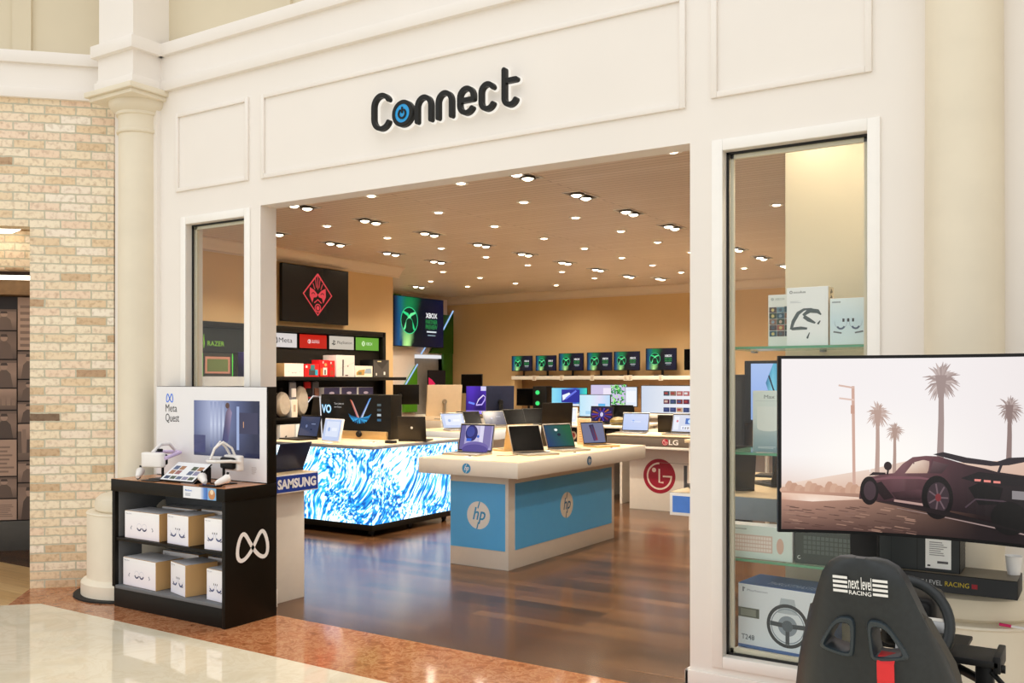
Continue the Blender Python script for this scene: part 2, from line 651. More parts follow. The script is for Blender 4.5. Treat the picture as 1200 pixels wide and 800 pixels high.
def violet_room(P):
    w, h = P.w, P.h
    P.field(8, 5, lambda u, v: mixc('c9c3e4', '8f86bb', abs(u - .5) * 1.6))
    P.rect(0, 0, w * .14, h, '6a639a')
    P.rect(w * .72, h * .1, w * .95, h, '7f76ad')
    P.rect(w * .6, h * .25, w * .72, h, 'dcd8f0')
    P.circ(w * .34, h * .68, h * .3, '262a6c', ry=h * .34)
    P.circ(w * .31, h * .74, h * .2, '3a4596', ry=h * .22)
    P.rect(w * .2, h * .34, w * .36, h * .46, '2f5fd0')
    P.circ(w * .5, h * .06, w * .42, '6f63a8', ry=h * .28)
    P.circ(w * .5, h * .0, w * .4, '544a92', ry=h * .22)
    P.circ(w * .56, h * .55, h * .06, '2a63c8')

def blue_ui(P):
    w, h = P.w, P.h
    P.field(4, 3, lambda u, v: mixc('b9cbf4', 'd3dcf8', u * .5 + v * .5))
    P.circ(w * .4, h * .55, h * .08, '93b4f0')
    P.rect(w * .32, h * .5, w * .7, h * .53, 'f2f6ff')

def tablet_ui(P):
    w, h = P.w, P.h
    P.rect(0, 0, w, h, 'c4d2f2')
    P.rect(w * .14, h * .18, w * .9, h * .9, 'dfe7fa')
    P.circ(w * .33, h * .52, h * .1, '9fb6e6')
    P.rect(w * .5, h * .45, w * .8, h * .6, 'eef3ff')

def dark_ui(P):
    w, h = P.w, P.h
    P.rect(0, 0, w, h, '39425f')
    P.circ(w * .36, h * .5, h * .08, '6f7ca4')
    P.rect(w * .6, h * .6, w * .82, h * .64, '8994b8')
    P.rect(w * .6, h * .3, w * .68, h * .36, '18203c')

def dash_ui(P):
    w, h = P.w, P.h
    P.rect(0, 0, w, h, 'd4d9ea')
    P.rect(w * .05, h * .1, w * .25, h * .9, 'e9ecf6')
    P.circ(w * .18, h * .62, h * .07, 'd67a8a')
    P.rect(w * .5, h * .45, w * .9, h * .8, '3f6fc0')
    P.circ(w * .68, h * .62, h * .13, 'bfe0ff')
    P.rect(w * .35, h * .12, w * .9, h * .34, 'f2f4fb')
    for i in range(5):
        P.rect(w * (.4 + .1 * i), h * .16, w * (.47 + .1 * i), h * .28, ['5566aa', '334455', '5a3030', '305a40', '30305a'][i], False)

def moth_pic(P):
    w, h = P.w, P.h
    P.field(5, 4, lambda u, v: mixc('12336a', '0e5a3a', max(0, min(1, u * .9 + v * .3))))
    P.circ(w * .42, h * .78, h * .09, 'e8f4f0', ry=h * .06)
    P.circ(w * .5, h * .55, h * .1, '0a1830', ry=h * .07)

def phone_pic(P):
    w, h = P.w, P.h
    P.rect(0, 0, w, h, '6f7392')
    P.poly([(w * .34, h * .9), (w * .55, h * .93), (w * .66, h * .12), (w * .46, h * .08)], ['20264a', '20264a', '8a3040', '2a3878'])
    P.line([(w * .46, h * .85), (w * .56, h * .2)], w * .05, '30406a')

def plants_pic(P):
    w, h = P.w, P.h
    P.rect(0, 0, w, h, 'cfc4e6')
    rnd = random.Random(3)
    for i in range(90):
        x = w * (.58 + .42 * rnd.random())
        y = h * rnd.random()
        a = rnd.random() * PI
        L = h * .22
        P.line([(x, y), (min(w, x + L * math.cos(a) * .5), min(h, y + L * .5 * abs(math.sin(a))))], [h * .11, h * .02], rnd.choice(['3fae4e', '7fe06a', '1d6a2c', 'b7f09a', '2a8f4c']))
    P.rect(0, 0, w * .22, h * .35, '6fae5a')
    P.rect(w * .36, h * .12, w * .58, h * .85, 'efe6f7')

def cyan_pic(P):
    w, h = P.w, P.h
    P.hgrad(0, 0, w, h, ['8fe0f4', '6fc4f0', '3a50c8', '40e0c8'])
    P.rect(w * .28, h * .2, w * .8, h * .92, '2a2f9a')
    P.poly([(w * .32, h * .3), (w * .55, h * .62), (w * .5, h * .75), (w * .3, h * .6)], 'eef4ff')
    P.line([(w * .4, h * .4), (w * .7, h * .85)], h * .1, '6a78e8')
    P.rect(0, 0, w, h * .12, 'dce6f0')

def icewin_pic(P):
    w, h = P.w, P.h
    P.hgrad(0, 0, w, h, ['bfe6f8', 'd4ecfa', 'e2e0f8', 'b8dcf8'])
    P.rect(w * .62, h * .1, w * .85, h * .6, '5fb4ea')
    P.rect(w * .2, h * .08, w * .4, h * .24, 'a6d4f2')

def white_ui(P):
    P.rect(0, 0, P.w, P.h, 'e4ecf8')
    P.rect(P.w * .1, P.h * .2, P.w * .9, P.h * .8, 'f2f6fc')

def purple_eye(P):
    w, h = P.w, P.h
    P.field(6, 8, lambda u, v: mixc('1a1060', '5a35d0', max(0, v * .7 + .2 * math.sin(u * 7))))
    P.poly([(0, 0), (w, 0), (w, h * .12), (0, h * .12)], 'a590ff')
    P.line([(w * .5, h * .32), (w * .62, h * .52), (w * .85, h * .68), (w * .95, h * .62)], [h * .02, h * .04, h * .05, h * .02], 'e8defc')
    P.line([(w * .5, h * .32), (w * .78, h * .34), (w * .92, h * .5), (w * .95, h * .62)], [h * .05, h * .05, h * .04, h * .02], 'c7b4ff')
    P.line([(w * .12, h * .42), (w * .42, h * .36)], h * .07, '6b8cff')
    P.rect(w * .72, h * .84, w, h, 'd9d4ff')

def mandala_pic(P):
    w, h = P.w, P.h
    P.rect(0, 0, w, h, '1c1440')
    for i in range(14):
        a = 2 * PI * i / 14
        P.line([(w * .5, h * .5), (w * .5 + w * .48 * math.cos(a), h * .5 + h * .46 * math.sin(a))], [.002, h * .12], ['7a2a3a', '3a2a8a', 'a85a2a', '4a2ab0'][i % 4])
    P.circ(w * .5, h * .5, h * .26, '3a30a0')
    P.circ(w * .5, h * .5, h * .2, '151030')
    P.circ(w * .5, h * .5, h * .12, 'cfc8f0', ry=h * .16)

def store_ui(P):
    w, h = P.w, P.h
    P.hgrad(0, 0, w, h, ['cdd8ea', 'eef0f6', 'f2f2f6'])
    rnd = random.Random(5)
    for j in range(3):
        P.up()
        for i in range(9):
            x = w * (.27 + .078 * i)
            y = h * (.64 - .30 * j)
            P.rect(x, y, x + w * .072, y + h * .17, rnd.choice(['7a3030', '2a3a6a', 'c0a080', '5a2040', '304a5a', '8a6a5a', 'b05a5a']), False)
            P.rect(x + w * .01, y + h * .05, x + w * .05, y + h * .13, rnd.choice(['d0b0a0', '405080', 'a04040', 'e0e0e0']), True)

def office_ui(P):
    w, h = P.w, P.h
    P.rect(0, 0, w, h, '3a68c8')

# ---- devices
def keyboard_bm(w, d):
    bm = bmesh.new()
    nx, ny = 12, 4
    for j in range(ny):
        for i in range(nx):
            x0 = -w * .44 + i * w * .88 / nx
            y0 = -d * .05 + j * d * .44 / ny
            bx(bm, x0 + .001, x0 + w * .88 / nx - .002, y0 + .001, y0 + d * .44 / ny - .002, 0, .0015)
    return bm

def laptop(loc, rz, label, body, pic=None, w=.34, d=.235, ang=110, lid=None, logo=None, group=None, h=None):
    t = thing('laptop', label, 'laptop', loc, rz, group)
    h = h or d
    b = obj('base', box(-w / 2, w / 2, -d / 2, d / 2, 0, .017, .004), body, t)
    obj('keyboard', keyboard_bm(w, d), KEYS, b, (0, 0, .017))
    obj('touchpad', box(-.055, .055, -d * .42, -d * .12, 0, .0008), body, b, (0, 0, .017))
    l = obj('lid', box(-w / 2, w / 2, -.004, .004, 0, h, .003), lid or body, t, (0, d / 2 - .006, .017), (R(-(ang - 90)), 0, 0))
    P = Pic(w * .96, h * .92, '070708')
    if pic:
        P2 = Pic(w * .93, h * .86)
        pic(P2)
        obj('bezel', box(-w * .485, w * .485, -.0046, -.004, h * .03, h * .975), BLACKP, l)
        P.bm.free()
        P2.build('screen', l, (-w * .465, -.0047, h * .07), mat=SCREEN)
    else:
        P.build('screen', l, (-w * .48, -.0042, h * .04), mat=attr_dark)
    if logo:
        obj('logo', rod(bmesh.new(), (0, .0038, h * .52), (0, .0048, h * .52), .014, seg=16), WPLAS if logo is True else logo, l)
    return t

attr_dark = attr_mat('switched_off_glass', 0, .2)
attr_dark.node_tree.nodes['Principled BSDF'].inputs['Specular IOR Level'].default_value = .15

def monitor(loc, rz, label, w, h, z0, pic=None, back=None, tilt=3, neckm=None, mat=None, group=None, name='monitor', foot=(.13, .1), square=False, portrait=False, bump=False):
    back = back or SATIN
    neckm = neckm or back
    t = thing(name, label, 'monitor', loc, rz, group)
    bm = bx(bmesh.new(), -w / 2, w / 2, -.012, .012, z0, z0 + h, 0, .004)
    if bump:
        bx(bm, -w * .3, w * .3, .01, .04, z0 + h * .15, z0 + h * .7, 0, .012)
    p = obj('panel', bm, back, t)
    P = Pic(w - .016, h - .018)
    if pic:
        pic(P)
    else:
        P.rect(0, 0, P.w, P.h, '060607')
    P.build('screen', p, (-w / 2 + .008, -.0125, z0 + .010), mat=(mat or SCREEN) if pic else attr_dark)
    bm = bmesh.new()
    if square:
        bx(bm, -.03, .03, .045, .07, .01, z0 + h * .5, 0, .006)
    else:
        rod(bm, (0, .055, .008), (0, .055, z0 + h * .5), .02)
    obj('neck', bm, neckm, t)
    obj('mount', rod(bmesh.new(), (0, .03, z0 + h * .45), (0, .075, z0 + h * .45), .04, .03), neckm, t)
    f = bmesh.new()
    bx(f, -foot[0], foot[0], -.07, foot[1], 0, .012, 0, .005)
    obj('foot', f, neckm, t)
    if tilt:
        p.rotation_euler = (R(-tilt), 0, 0)
        p.location = (0, math.sin(R(-tilt)) * z0, 0)
    return t

def carton(name, label, cat, loc, rz, w, d, h, mat, front=None, side=None, top=None, group=None, bv=.002):
    """a product box; z 0 at its underside, front faces -Y"""
    o = obj(name, box(-w / 2, w / 2, -d / 2, d / 2, 0, h, bv), mat, None, loc, (0, 0, R(rz)))
    tag(o, label, cat, group)
    if front:
        P = Pic(w - .004, h - .004)
        front(P)
        P.build('printed_front', o, (-w / 2 + .002, -d / 2, .002))
    if side:
        P = Pic(d - .004, h - .004)
        side(P)
        P.build('printed_side', o, (w / 2, -d / 2 + .002, .002), rz=90)
    if top:
        P = Pic(w - .004, d - .004)
        top(P)
        q = P.build('printed_top', o, (0, 0, 0))
        q.matrix_basis = Matrix.Translation((-w / 2 + .002, -d / 2 + .002, h))
    return o

# ================================================================== the setting
F = 4.38            # shop front plane
FB = 4.52           # its inner face
HEAD = 2.72
OX0, OX1 = -4.83, -1.775
LX0, LX1 = -5.59, -4.98     # small window
RX0, RX1 = -1.605, -.935    # large window
EX0, EX1 = -5.88, -.71
WB, WT = .21, 2.66
CZ = 3.05

bm = bmesh.new()
for x0, x1, z0, z1 in ((EX0, LX0, 0, 3.66), (LX1, OX0, 0, 3.66), (OX1, RX0, 0, 3.66), (RX1, EX1, 0, 3.66),
                       (LX0, LX1, 0, WB), (RX0, RX1, 0, WB), (LX0, LX1, WT, 3.66), (RX0, RX1, WT, 3.66), (OX0, OX1, HEAD, 3.66)):
    bx(bm, x0, x1, F, FB, z0, z1)
struct('wall_front', bm, CREAM)

# casings round the two windows and mouldings on the header
def casing(x0, x1, z0, z1, w=.055, p=.012, y=F):
    bm = bmesh.new()
    bx(bm, x0 - w, x0, y - p, y, z0 - w, z1 + w, 0, .003)
    bx(bm, x1, x1 + w, y - p, y, z0 - w, z1 + w, 0, .003)
    bx(bm, x0, x1, y - p, y, z1, z1 + w, 0, .003)
    bx(bm, x0, x1, y - p, y, z0 - w, z0, 0, .003)
    return bm
struct('trim_1', casing(LX0, LX1, WB, WT), WHITE)
struct('trim_2', casing(RX0, RX1, WB, WT), WHITE)
def moulding(x0, x1, z0, z1, w=.03):
    bm = casing(x0 + w, x1 - w, z0 + w, z1 - w, w, .016)
    return bm
struct('trim_3', moulding(-5.70, -4.94, 2.90, 3.465), CREAM)
struct('trim_4', moulding(-4.816, -1.796, 2.895, 3.46), CREAM)
struct('trim_5', moulding(-1.663, -.915, 2.92, 3.46), CREAM)

def window(name, x0, x1, z0, z1):
    f = bmesh.new()
    y = F + .055
    for a in ((x0, x0 + .012, z0, z1), (x1 - .012, x1, z0, z1), (x0, x1, z0, z0 + .012), (x0, x1, z1 - .012, z1)):
        bx(f, a[0], a[1], y - .01, y, a[2], a[3], 0)
    o = struct(name, f, GASKET)
    g = bmesh.new()
    for a in ((x0 + .012, x0 + .03, z0, z1), (x1 - .03, x1 - .012, z0, z1), (x0, x1, z0, z0 + .03), (x0, x1, z1 - .03, z1)):
        bx(g, a[0], a[1], y + .01, y + .03, a[2], a[3], 0)
    obj('inner_bead', g, COLSTONE, o)
    obj('pane', box(x0 + .002, x1 - .002, y + .001, y + .009, z0 + .002, z1 - .002), GLASS, o, smooth=0)
    return o
window('window_1', LX0, LX1, WB, WT)
window('window_2', RX0, RX1, WB, WT)

# base boards
bm = bmesh.new()
for x0, x1 in ((-5.84, OX0 + .015), (OX1 - .02, EX1)):
    bx(bm, x0, x1, F - .02, F, 0, .122, 0, .004)
bx(bm, OX1 - .02, OX1, F - .02, FB, 0, .122, 0, .004)
bx(bm, OX0, OX0 + .015, F - .02, FB, 0, .122, 0, .004)
struct('baseboard_front', bm, CREAM)

# entablature running over the shop front and along the brick wall
def entab(bm, p0, p1, X=None):
    """front face at y = 0 of the local frame, x from p0 to p1"""
    bx(bm, p0, p1, -.035, .2, 3.64, 3.715, 0, .004, X)
    bx(bm, p0, p1, -.02, .2, 3.715, 3.735, 0, 0, X)
    bx(bm, p0, p1, -.012, .2, 3.735, 3.895, 0, 0, X)
    bx(bm, p0, p1, -.045, .2, 3.895, 3.985, 0, .006, X)
bm = bmesh.new()
entab(bm, EX0 - .12, .2, Matrix.Translation((0, F, 0)))
struct('trim_6', bm, CREAM)
D45 = R(45)
WX0, WY0 = -6.795, 3.925        # jamb of the opening in the brick wall
X45 = Matrix.Translation((WX0, WY0, 0)) @ Matrix.Rotation(D45, 4, 'Z')
bm = bmesh.new()
entab(bm, -3.0, .62, X45)
struct('trim_7', bm, CREAM)
# plaster above
bm = bmesh.new()
bx(bm, EX0, .6, F + .06, F + .2, 3.98, 6.6)
struct('wall_upper', bm, BEIGE)
bm = bmesh.new()
bx(bm, -3.0, .62, .06, .2, 3.98, 6.6, 0, 0, X45)
struct('wall_upper_left', bm, BEIGE)
bm = bmesh.new()
bx(bm, -.13, .0, .03, .1, 3.985, 6.6, 0, 0, X45)
struct('trim_8', bm, BEIGE)
bm = bmesh.new()
bx(bm, -4.62, -4.59, F + .035, F + .06, 3.985, 6.6)
struct('trim_9', bm, BEIGE)

# brick wall with the opening to the neighbouring shop
LH = 2.69
bm = bmesh.new()
bx(bm, 0, .585, 0, .16, 0, 3.66)
bx(bm, -1.9, 0, 0, .16, LH, 3.66)
bx(bm, -3.0, -1.9, 0, .16, 0, 3.66)
o = struct('wall_left', bm, BRICK, (WX0, WY0, 0), (0, 0, D45))
# white return between the brick and the shop front
struct('wall_corner', box(-6.375, EX0, 4.345, 4.6, 0, 3.66), CREAM)

# floors
bm = bmesh.new()
prism(bm, [(-6.271, 3.7), (4, 3.7), (4, -6.5), (-13, -6.5), (-13, -3.029)], -.1, 0)
struct('floor', bm, MARBLE)
# granite border: a band before the shop front that turns along the brick wall
bm = bmesh.new()
prism(bm, [(-6.271, 3.7), (4, 3.7), (4, F - .02), (-5.9, F - .02), (-6.36, 4.345), (-6.785, 3.92), (-6.418, 3.553)], -.1, .001)
struct('floor_border', bm, GRANITE)
bm = bmesh.new()
prism(bm, [(-6.418, 3.553), (-6.785, 3.92), (-6.36, 4.345), (-6.36, 4.6), (-8.4, 6.3), (-13, 3.5), (-13, -3.029)], -.1, .0005)
struct('floor_neighbour', bm, OAKF)
bm = bmesh.new()
bx(bm, -10.4, .4, F - .02, 14.0, -.1, .001)
struct('floor_shop', bm, WOOD)

# interior shell
LWX = -8.08
struct('ceiling', box(-10.5, .4, FB - .01, 14.0, CZ, CZ + .1), CEILP)
struct('wall_side', box(LWX - .12, LWX, 5.12, 9.62, 0, CZ), TAN)
struct('wall_return', box(-10.4, LWX - .12, 9.5, 9.62, 0, CZ), TAN)
struct('wall_far_side', box(-10.45, -10.3, 9.62, 14.0, 0, CZ), TAN)
struct('wall_back', box(-10.45, .4, 13.8, 13.95, 0, CZ), TAN)
struct('wall_right', box(.28, .4, FB, 13.8, 0, CZ), TAN)
def crown(p0, p1, X):
    bm = bmesh.new()
    prof = [(0, 0), (.11, 0), (.11, -.02), (.085, -.035), (.05, -.075), (.03, -.11), (.012, -.12), (.012, -.14), (0, -.14)]
    # profile in (out, down); run along local x
    a = [bm.verts.new(X @ Vector((p0, -q[0], CZ + q[1]))) for q in prof]
    b = [bm.verts.new(X @ Vector((p1, -q[0], CZ + q[1]))) for q in prof]
    n = len(prof)
    bm.faces.new(a)
    bm.faces.new(b[::-1])
    for i in range(n):
        bm.faces.new((a[i], a[(i + 1) % n], b[(i + 1) % n], b[i]))
    return bm
struct('trim_10', crown(-10.3, .28, Matrix.Translation((0, 13.8, 0))), CROWN)
struct('trim_11', crown(5.12, 9.73, Matrix.Translation((LWX, 0, 0)) @ Matrix.Rotation(R(90), 4, 'Z')), CROWN)
struct('trim_12', crown(9.62, 13.8, Matrix.Translation((-10.3, 0, 0)) @ Matrix.Rotation(R(90), 4, 'Z')), CROWN)
struct('trim_13', crown(LWX - .02, -10.3, Matrix.Translation((0, 9.62, 0)) @ Matrix.Rotation(0, 4, 'Z') @ Matrix.Scale(-1, 4, (0, 1, 0))), CROWN)
# partition behind the large window
struct('wall_partition', box(-1.472, .28, 4.95, 5.03, 0, CZ), M('partition_paint', 'ddd4bd', .7, vary=.03, scale=1.5))
# wall beyond the column on the other side of the court
bm = bmesh.new()
bx(bm, 0, 2.4, 0, .15, 0, 6.6, 0, 0, Matrix.Translation((-.27, 4.36, 0)) @ Matrix.Rotation(R(-45), 4, 'Z'))
struct('wall_court_right', bm, CREAM)
struct('wall_corner_right', box(EX1, -.25, 4.375, 4.6, 0, 6.6), CREAM)

# neighbouring shop seen through the brick opening
NB = 1.75
bm = bmesh.new()
bx(bm, -3.2, -.15, NB, NB + .1, 0, 2.9, 0, 0, X45)
struct('wall_neighbour', bm, M('dark_plum_wall', '3a2a28', .7))
bm = bmesh.new()
bx(bm, -3.2, .05, .16, NB, 2.78, 2.85, 0, 0, X45)
struct('ceiling_neighbour', bm, M('timber_soffit', '8f7148', .7, vary=.15))
bm = bmesh.new()
bx(bm, -3.2, .05, .85, 1.0, 2.46, 2.78, 0, 0, X45)
struct('wall_neighbour_beam', bm, BRICK)
bm = bmesh.new()
bx(bm, -3.2, -.15, NB - .22, NB, 2.31, 2.44, 0, 0, X45)
struct('trim_14', bm, M('timber_beam', '7a5c3a', .6, vary=.15))
bm = bmesh.new()
bx(bm, -3.2, -.15, NB - .05, NB, .0, .27, 0, .004, X45)
struct('baseboard_neighbour', bm, M('slate_skirting', '54524e', .6))
bm = bmesh.new()
bx(bm, .05, .13, .16, NB - .05, 0, 2.9, 0, 0, X45)
struct('wall_neighbour_side', bm, BRICK)
def n45(x, y, z):
    return tuple(X45 @ Vector((x, y, z)))
tag(obj('dome_light', lathe(bmesh.new(), [(.0, -.05), (.09, -.045), (.14, -.02), (.15, 0), (0, 0)], 32), NBULB, None, n45(-.38, .62, 2.78)), 'round dome ceiling light inside the neighbouring brick doorway', 'ceiling light')
for k in (0, 1):
    tag(obj('tube_light', tube(bmesh.new(), [n45(-1.6, 1.25 + .14 * k, 2.44), n45(.04, 1.25 + .14 * k, 2.44)], .012), NBULB), ('nearer', 'farther')[k] + ' of the two thin tube lights inside the neighbouring doorway', 'tube light', 'tube lights in the neighbouring doorway')
    for x in (-1.4, -.2):
        bm = bx(bmesh.new(), x - .01, x + .01, 1.245 + .14 * k, 1.255 + .14 * k, 2.44, 2.78, 0, 0, X45)
        obj('hanger', bm, SATIN, bpy.data.objects['tube_light' if k == 0 else 'tube_light.001'])
# sepia photo collage on the neighbour's wall
P = Pic(2.72, 2.03, '2c1e1c')
rnd = random.Random(11)
def sepia(k):
    return mixc('241817', 'c8a896', k)
def sitter(x0, y0, x1, y1, bgk):
    P.vgrad(x0, y0, x1, y1, [sepia(bgk * .5), sepia(bgk), sepia(bgk * .8)])
    w, h = x1 - x0, y1 - y0
    cx = x0 + w * .5
    c = sepia(.10 + .2 * rnd.random())
    P.rect(x0, y0 + h * .9, x1, y1, sepia(.3))
    P.poly([(cx - w * .36, y0), (cx + w * .36, y0), (cx + w * .26, y0 + h * .5), (cx + w * .1, y0 + h * .64), (cx - w * .1, y0 + h * .64), (cx - w * .26, y0 + h * .5)], c)
    P.circ(cx, y0 + h * .76, w * .14, sepia(.75), ry=h * .12)
    P.poly([(cx - w * .15, y0 + h * .8), (cx + w * .15, y0 + h * .8), (cx + w * .11, y0 + h * .9), (cx - w * .11, y0 + h * .9)], sepia(.1))
def street(x0, y0, x1, y1):
    P.vgrad(x0, y0, x1, y1, [sepia(.25), sepia(.5), sepia(.85)])
    w, h = x1 - x0, y1 - y0
    for i in range(5):
        a = x0 + w * i / 5
        P.rect(a, y0 + h * .2, a + w * .16, y0 + h * (.4 + .5 * rnd.random()), sepia(.1 + .5 * rnd.random()))
def papers(x0, y0, x1, y1):
    P.rect(x0, y0, x1, y1, sepia(.85))
    P.lines(x0 + .02, y0 + .03, x1 - .02, y1 - .04, 7, sepia(.45))
xs = 0.0
cols_ = (.34, .30, .42, .26, .30, .24, .26, .22, .20, .18)
for ci, cw in enumerate(cols_):
    y = 0.0
    while y < 1.9:
        hh = min(rnd.choice((.20, .26, .34, .5)), 2.03 - y)
        rr = rnd.random()
        a = (xs + .006, y + .006, min(xs + cw, 2.72) - .006, y + hh - .006)
        if hh > .12:
            (sitter(*a, .3 + .4 * rnd.random()) if rr < .5 else street(*a) if rr < .8 else papers(*a))
        y += hh
    xs += cw
q = P.build('photo_collage', None, (0, 0, 0))
q.matrix_basis = X45 @ Matrix.Translation((-2.9, NB - .012, .275)) @ Matrix.Rotation(R(90), 4, 'X')
tag(q, 'wall-high collage of sepia photographs inside the neighbouring doorway', 'photo wall')

# ================================================================== columns
def column(cx, cy, label):
    t = thing('column', label, 'column', (cx, cy, 0))
    obj('pedestal', lathe(bmesh.new(), [(.40, 0), (.40, .10), (.385, .115), (.36, .13), (.36, .585), (.365, .592), (.36, .6), (.0, .601)], 64), CREAM2, t)
    obj('dark_base', lathe(bmesh.new(), [(.45, 0), (.45, .012), (.40, .014), (0, .014)], 48), RUBBER, t)
    obj('base_ring', lathe(bmesh.new(), [(.29, .6), (.305, .615), (.31, .65), (.30, .69), (.27, .715), (.235, .725), (.0, .728)], 64), COLSTONE, t)
    obj('shaft', lathe(bmesh.new(), [(.165, .727), (.158, .74), (.153, .8), (.153, 2.0), (.148, 3.34), (.148, 3.57)], 64), COLSTONE, t)
    obj('capital', lathe(bmesh.new(), [(.150, 3.345), (.160, 3.35), (.164, 3.362), (.160, 3.374), (.150, 3.38), (.148, 3.45), (.154, 3.475), (.166, 3.48), (.170, 3.49), (.168, 3.5), (.182, 3.51), (.205, 3.53), (.216, 3.555), (.216, 3.575)], 64), COLSTONE, t)
    bm = bx(bmesh.new(), -.25, .25, -.25, .25, 3.575, 3.605, 0, .004)
    bx(bm, -.275, .275, -.275, .275, 3.605, 3.645, 0, .006)
    obj('abacus', bm, COLSTONE, t)
    bm = bmesh.new()
    bx(bm, -.225, .225, -.225, .24, 3.645, 3.715, 0, .004)
    bx(bm, -.212, .212, -.212, .24, 3.715, 3.735)
    bx(bm, -.205, .205, -.205, .24, 3.735, 3.895)
    bx(bm, -.245, .245, -.245, .24, 3.895, 3.985, 0, .006)
    obj('entablature_block', bm, CREAM, t)
    obj('upper_pillar', box(-.2, .2, -.2, .24, 3.985, 6.6), CREAM, t)
    return t
column(-6.065, 4.34, 'round cream stone column on a drum pedestal beside the brick wall')
column(-.54, 4.34, 'round cream stone column behind the curved gaming screen')

# ================================================================== shop sign
t = thing('shop_sign', 'black raised letters with a blue power disc on the cream shop header', 'sign', (-3.813, F, 3.05))
def letter(strokes, w=.028, d0=.02, d1=.05):
    bm = bmesh.new()
    for k, p in enumerate(strokes):
        prism(bm, stroke2d(p, w), d0 - k * .0005, d1 - k * .0006, Matrix.Rotation(R(90), 4, 'X'))
    return bm
HALO = emit_mat('white_edge_glow', 'fff8ec', .9)
def put_letter(strokes):
    o = obj('letter', letter(strokes), SIGNBLK, t)
    obj('glowing_edge', letter(strokes, .041, .004, .02), HALO, o)
HH = .016
def nn(x0, x1):
    r = (x1 - x0) / 2
    return [[(x0, HH)] + arc(x0 + r, .154 - r * 1.1, r, r * 1.1, 180, 0, 14) + [(x1, HH)]]
def cc(x0, x1, y1):
    rx = (x1 - x0) / 2
    cx, ry = x0 + rx, rx * 1.05
    return [arc(cx, y1 - HH - ry, rx, ry, 30, 180, 12) + arc(cx, HH + ry, rx, ry, 180, 330, 12)]
for st in (cc(.018, .143, .233), nn(.354, .455), nn(.508, .604), cc(.811, .896, .170)):
    put_letter(st)
ex0, ex1 = .662, .757
er = (ex1 - ex0) / 2
put_letter([[(ex0 + .004, .088), (ex1, .088)], [(ex1, .088)] + arc((ex0 + ex1) / 2, .154 - er * 1.05, er, er * 1.05, 0, 180, 12) + arc((ex0 + ex1) / 2, HH + er * 1.05, er, er * 1.05, 180, 325, 12)])
put_letter([[(.966, .212), (.966, .07)] + arc(1.005, HH + .038, .039, .038, 180, 335, 10), [(.966, .150), (1.044, .150)]])
# o: ring, blue disc and power mark
o = obj('letter', lathe(bmesh.new(), [(.0, .02), (.080, .02), (.080, .05), (.076, .054), (.055, .054), (.055, .046), (0, .046)], 40), SIGNBLK, t, (.248, 0, .082), (R(90), 0, 0))
o['label'] = 'round letter with a blue disc and a power mark'
obj('glowing_edge', lathe(bmesh.new(), [(0, .004), (.089, .004), (.089, .02), (0, .02)], 40), HALO, o)
obj('blue_disc', lathe(bmesh.new(), [(0, .046), (.055, .046), (.055, .05), (0, .05)], 40), SIGNBLUE, o)
bm = bmesh.new()
prism(bm, stroke2d(arc(0, -.003, .026, .026, 125, 415, 20), .011), .05, .056)
prism(bm, stroke2d([(0, .004), (0, .034)], .010), .05, .056)
obj('power_mark', bm, SIGNBLK, o)

# ================================================================== white headset kiosk
KX0, KX1, KY0, KY1 = -5.80, -4.65, 3.93, 4.355
t = thing('display_kiosk', 'black two-shelf kiosk with a white back panel and lit screen before the shop', 'kiosk', (KX0, KY0, 0))
W_, D_ = KX1 - KX0, KY1 - KY0
obj('plinth', box(.01, W_ - .004, .008, D_, 0, .135, .003), BLACK, t)
obj('side_panel', box(0, .03, 0, D_, .135, .79, .002), BLACK, t)
o = obj('side_panel', box(W_ - .03, W_, 0, D_, .0, .79, .002), BLACK, t)
P = Pic(.36, .34)
infinity(P, .18, .17, .24, .165, .026, 'f2f2f2')
q = P.build('infinity_mark', o, (W_, .042, .32), rz=90)
bm = bmesh.new()
bx(bm, .03, W_ - .03, D_ - .02, D_, .135, .79)
obj('back_board', bm, GREYIN, t)
obj('shelf', box(.03, W_ - .03, .004, D_ - .02, .125, .147, .002), GREYIN, t)
obj('shelf', box(.03, W_ - .03, .008, D_ - .02, .452, .475, .002), BLACK, t)
obj('lining', box(.03, .034, .03, D_ - .02, .147, .79), GREYIN, t)
o = obj('counter', box(-.004, W_ + .004, -.006, D_, .79, .872, .003), BLACK, t)
obj('worktop', box(.004, W_ - .004, .0, D_ - .09, .872, .8735), M('wood_veneer_top', 'c98a5c', .22, vary=.08), t)
bp = obj('back_panel', box(.01, W_, D_ - .075, D_, .8735, 1.505, .002), BLACK, t)
obj('panel_face', box(.012, W_ - .01, D_ - .079, D_ - .075, .878, 1.502), M('gloss_white', 'efeff2', .2, vary=.005), bp)
P = Pic(.655, .378)
def kvid(u, v):
    b = mixc('5a648c', 'aeb6d4', max(0, 1 - abs(u - .3) * 3.2))
    b = mixc(b, '2a2e48', max(0, min(1, (u - .62) * 3.5)))
    return mixc('272a44', b, min(1, .15 + v * 1.6))
P.field(12, 8, kvid)
for x in (.17, .21, .25, .29):
    P.vgrad(x, .06, x + .022, .37, ['5c668e', 'c3cbe2', '8d97bb'])
P.rect(.0, .02, .12, .14, '474a70')
P.rect(.435, .05, .46, .34, '9fb0d8')
P.rect(.46, .16, .64, .30, '3a3a55')
P.poly([(.29, .10), (.35, .10), (.37, .19), (.39, .30), (.36, .34), (.33, .30), (.31, .2)], ['3a3f6a', '4a4a78', '6a4a5a', '9a8aa8', '7a6478', '6a5a70', '4a4a70'])
P.circ(.345, .345, .02, '5a4038')
P.rect(.50, .2, .505, .24, 'f0b080')
P.build('screen', bp, (-5.378 - KX0, D_ - .0792, 1.032), mat=SCREEN)
P = Pic(.24, .26)
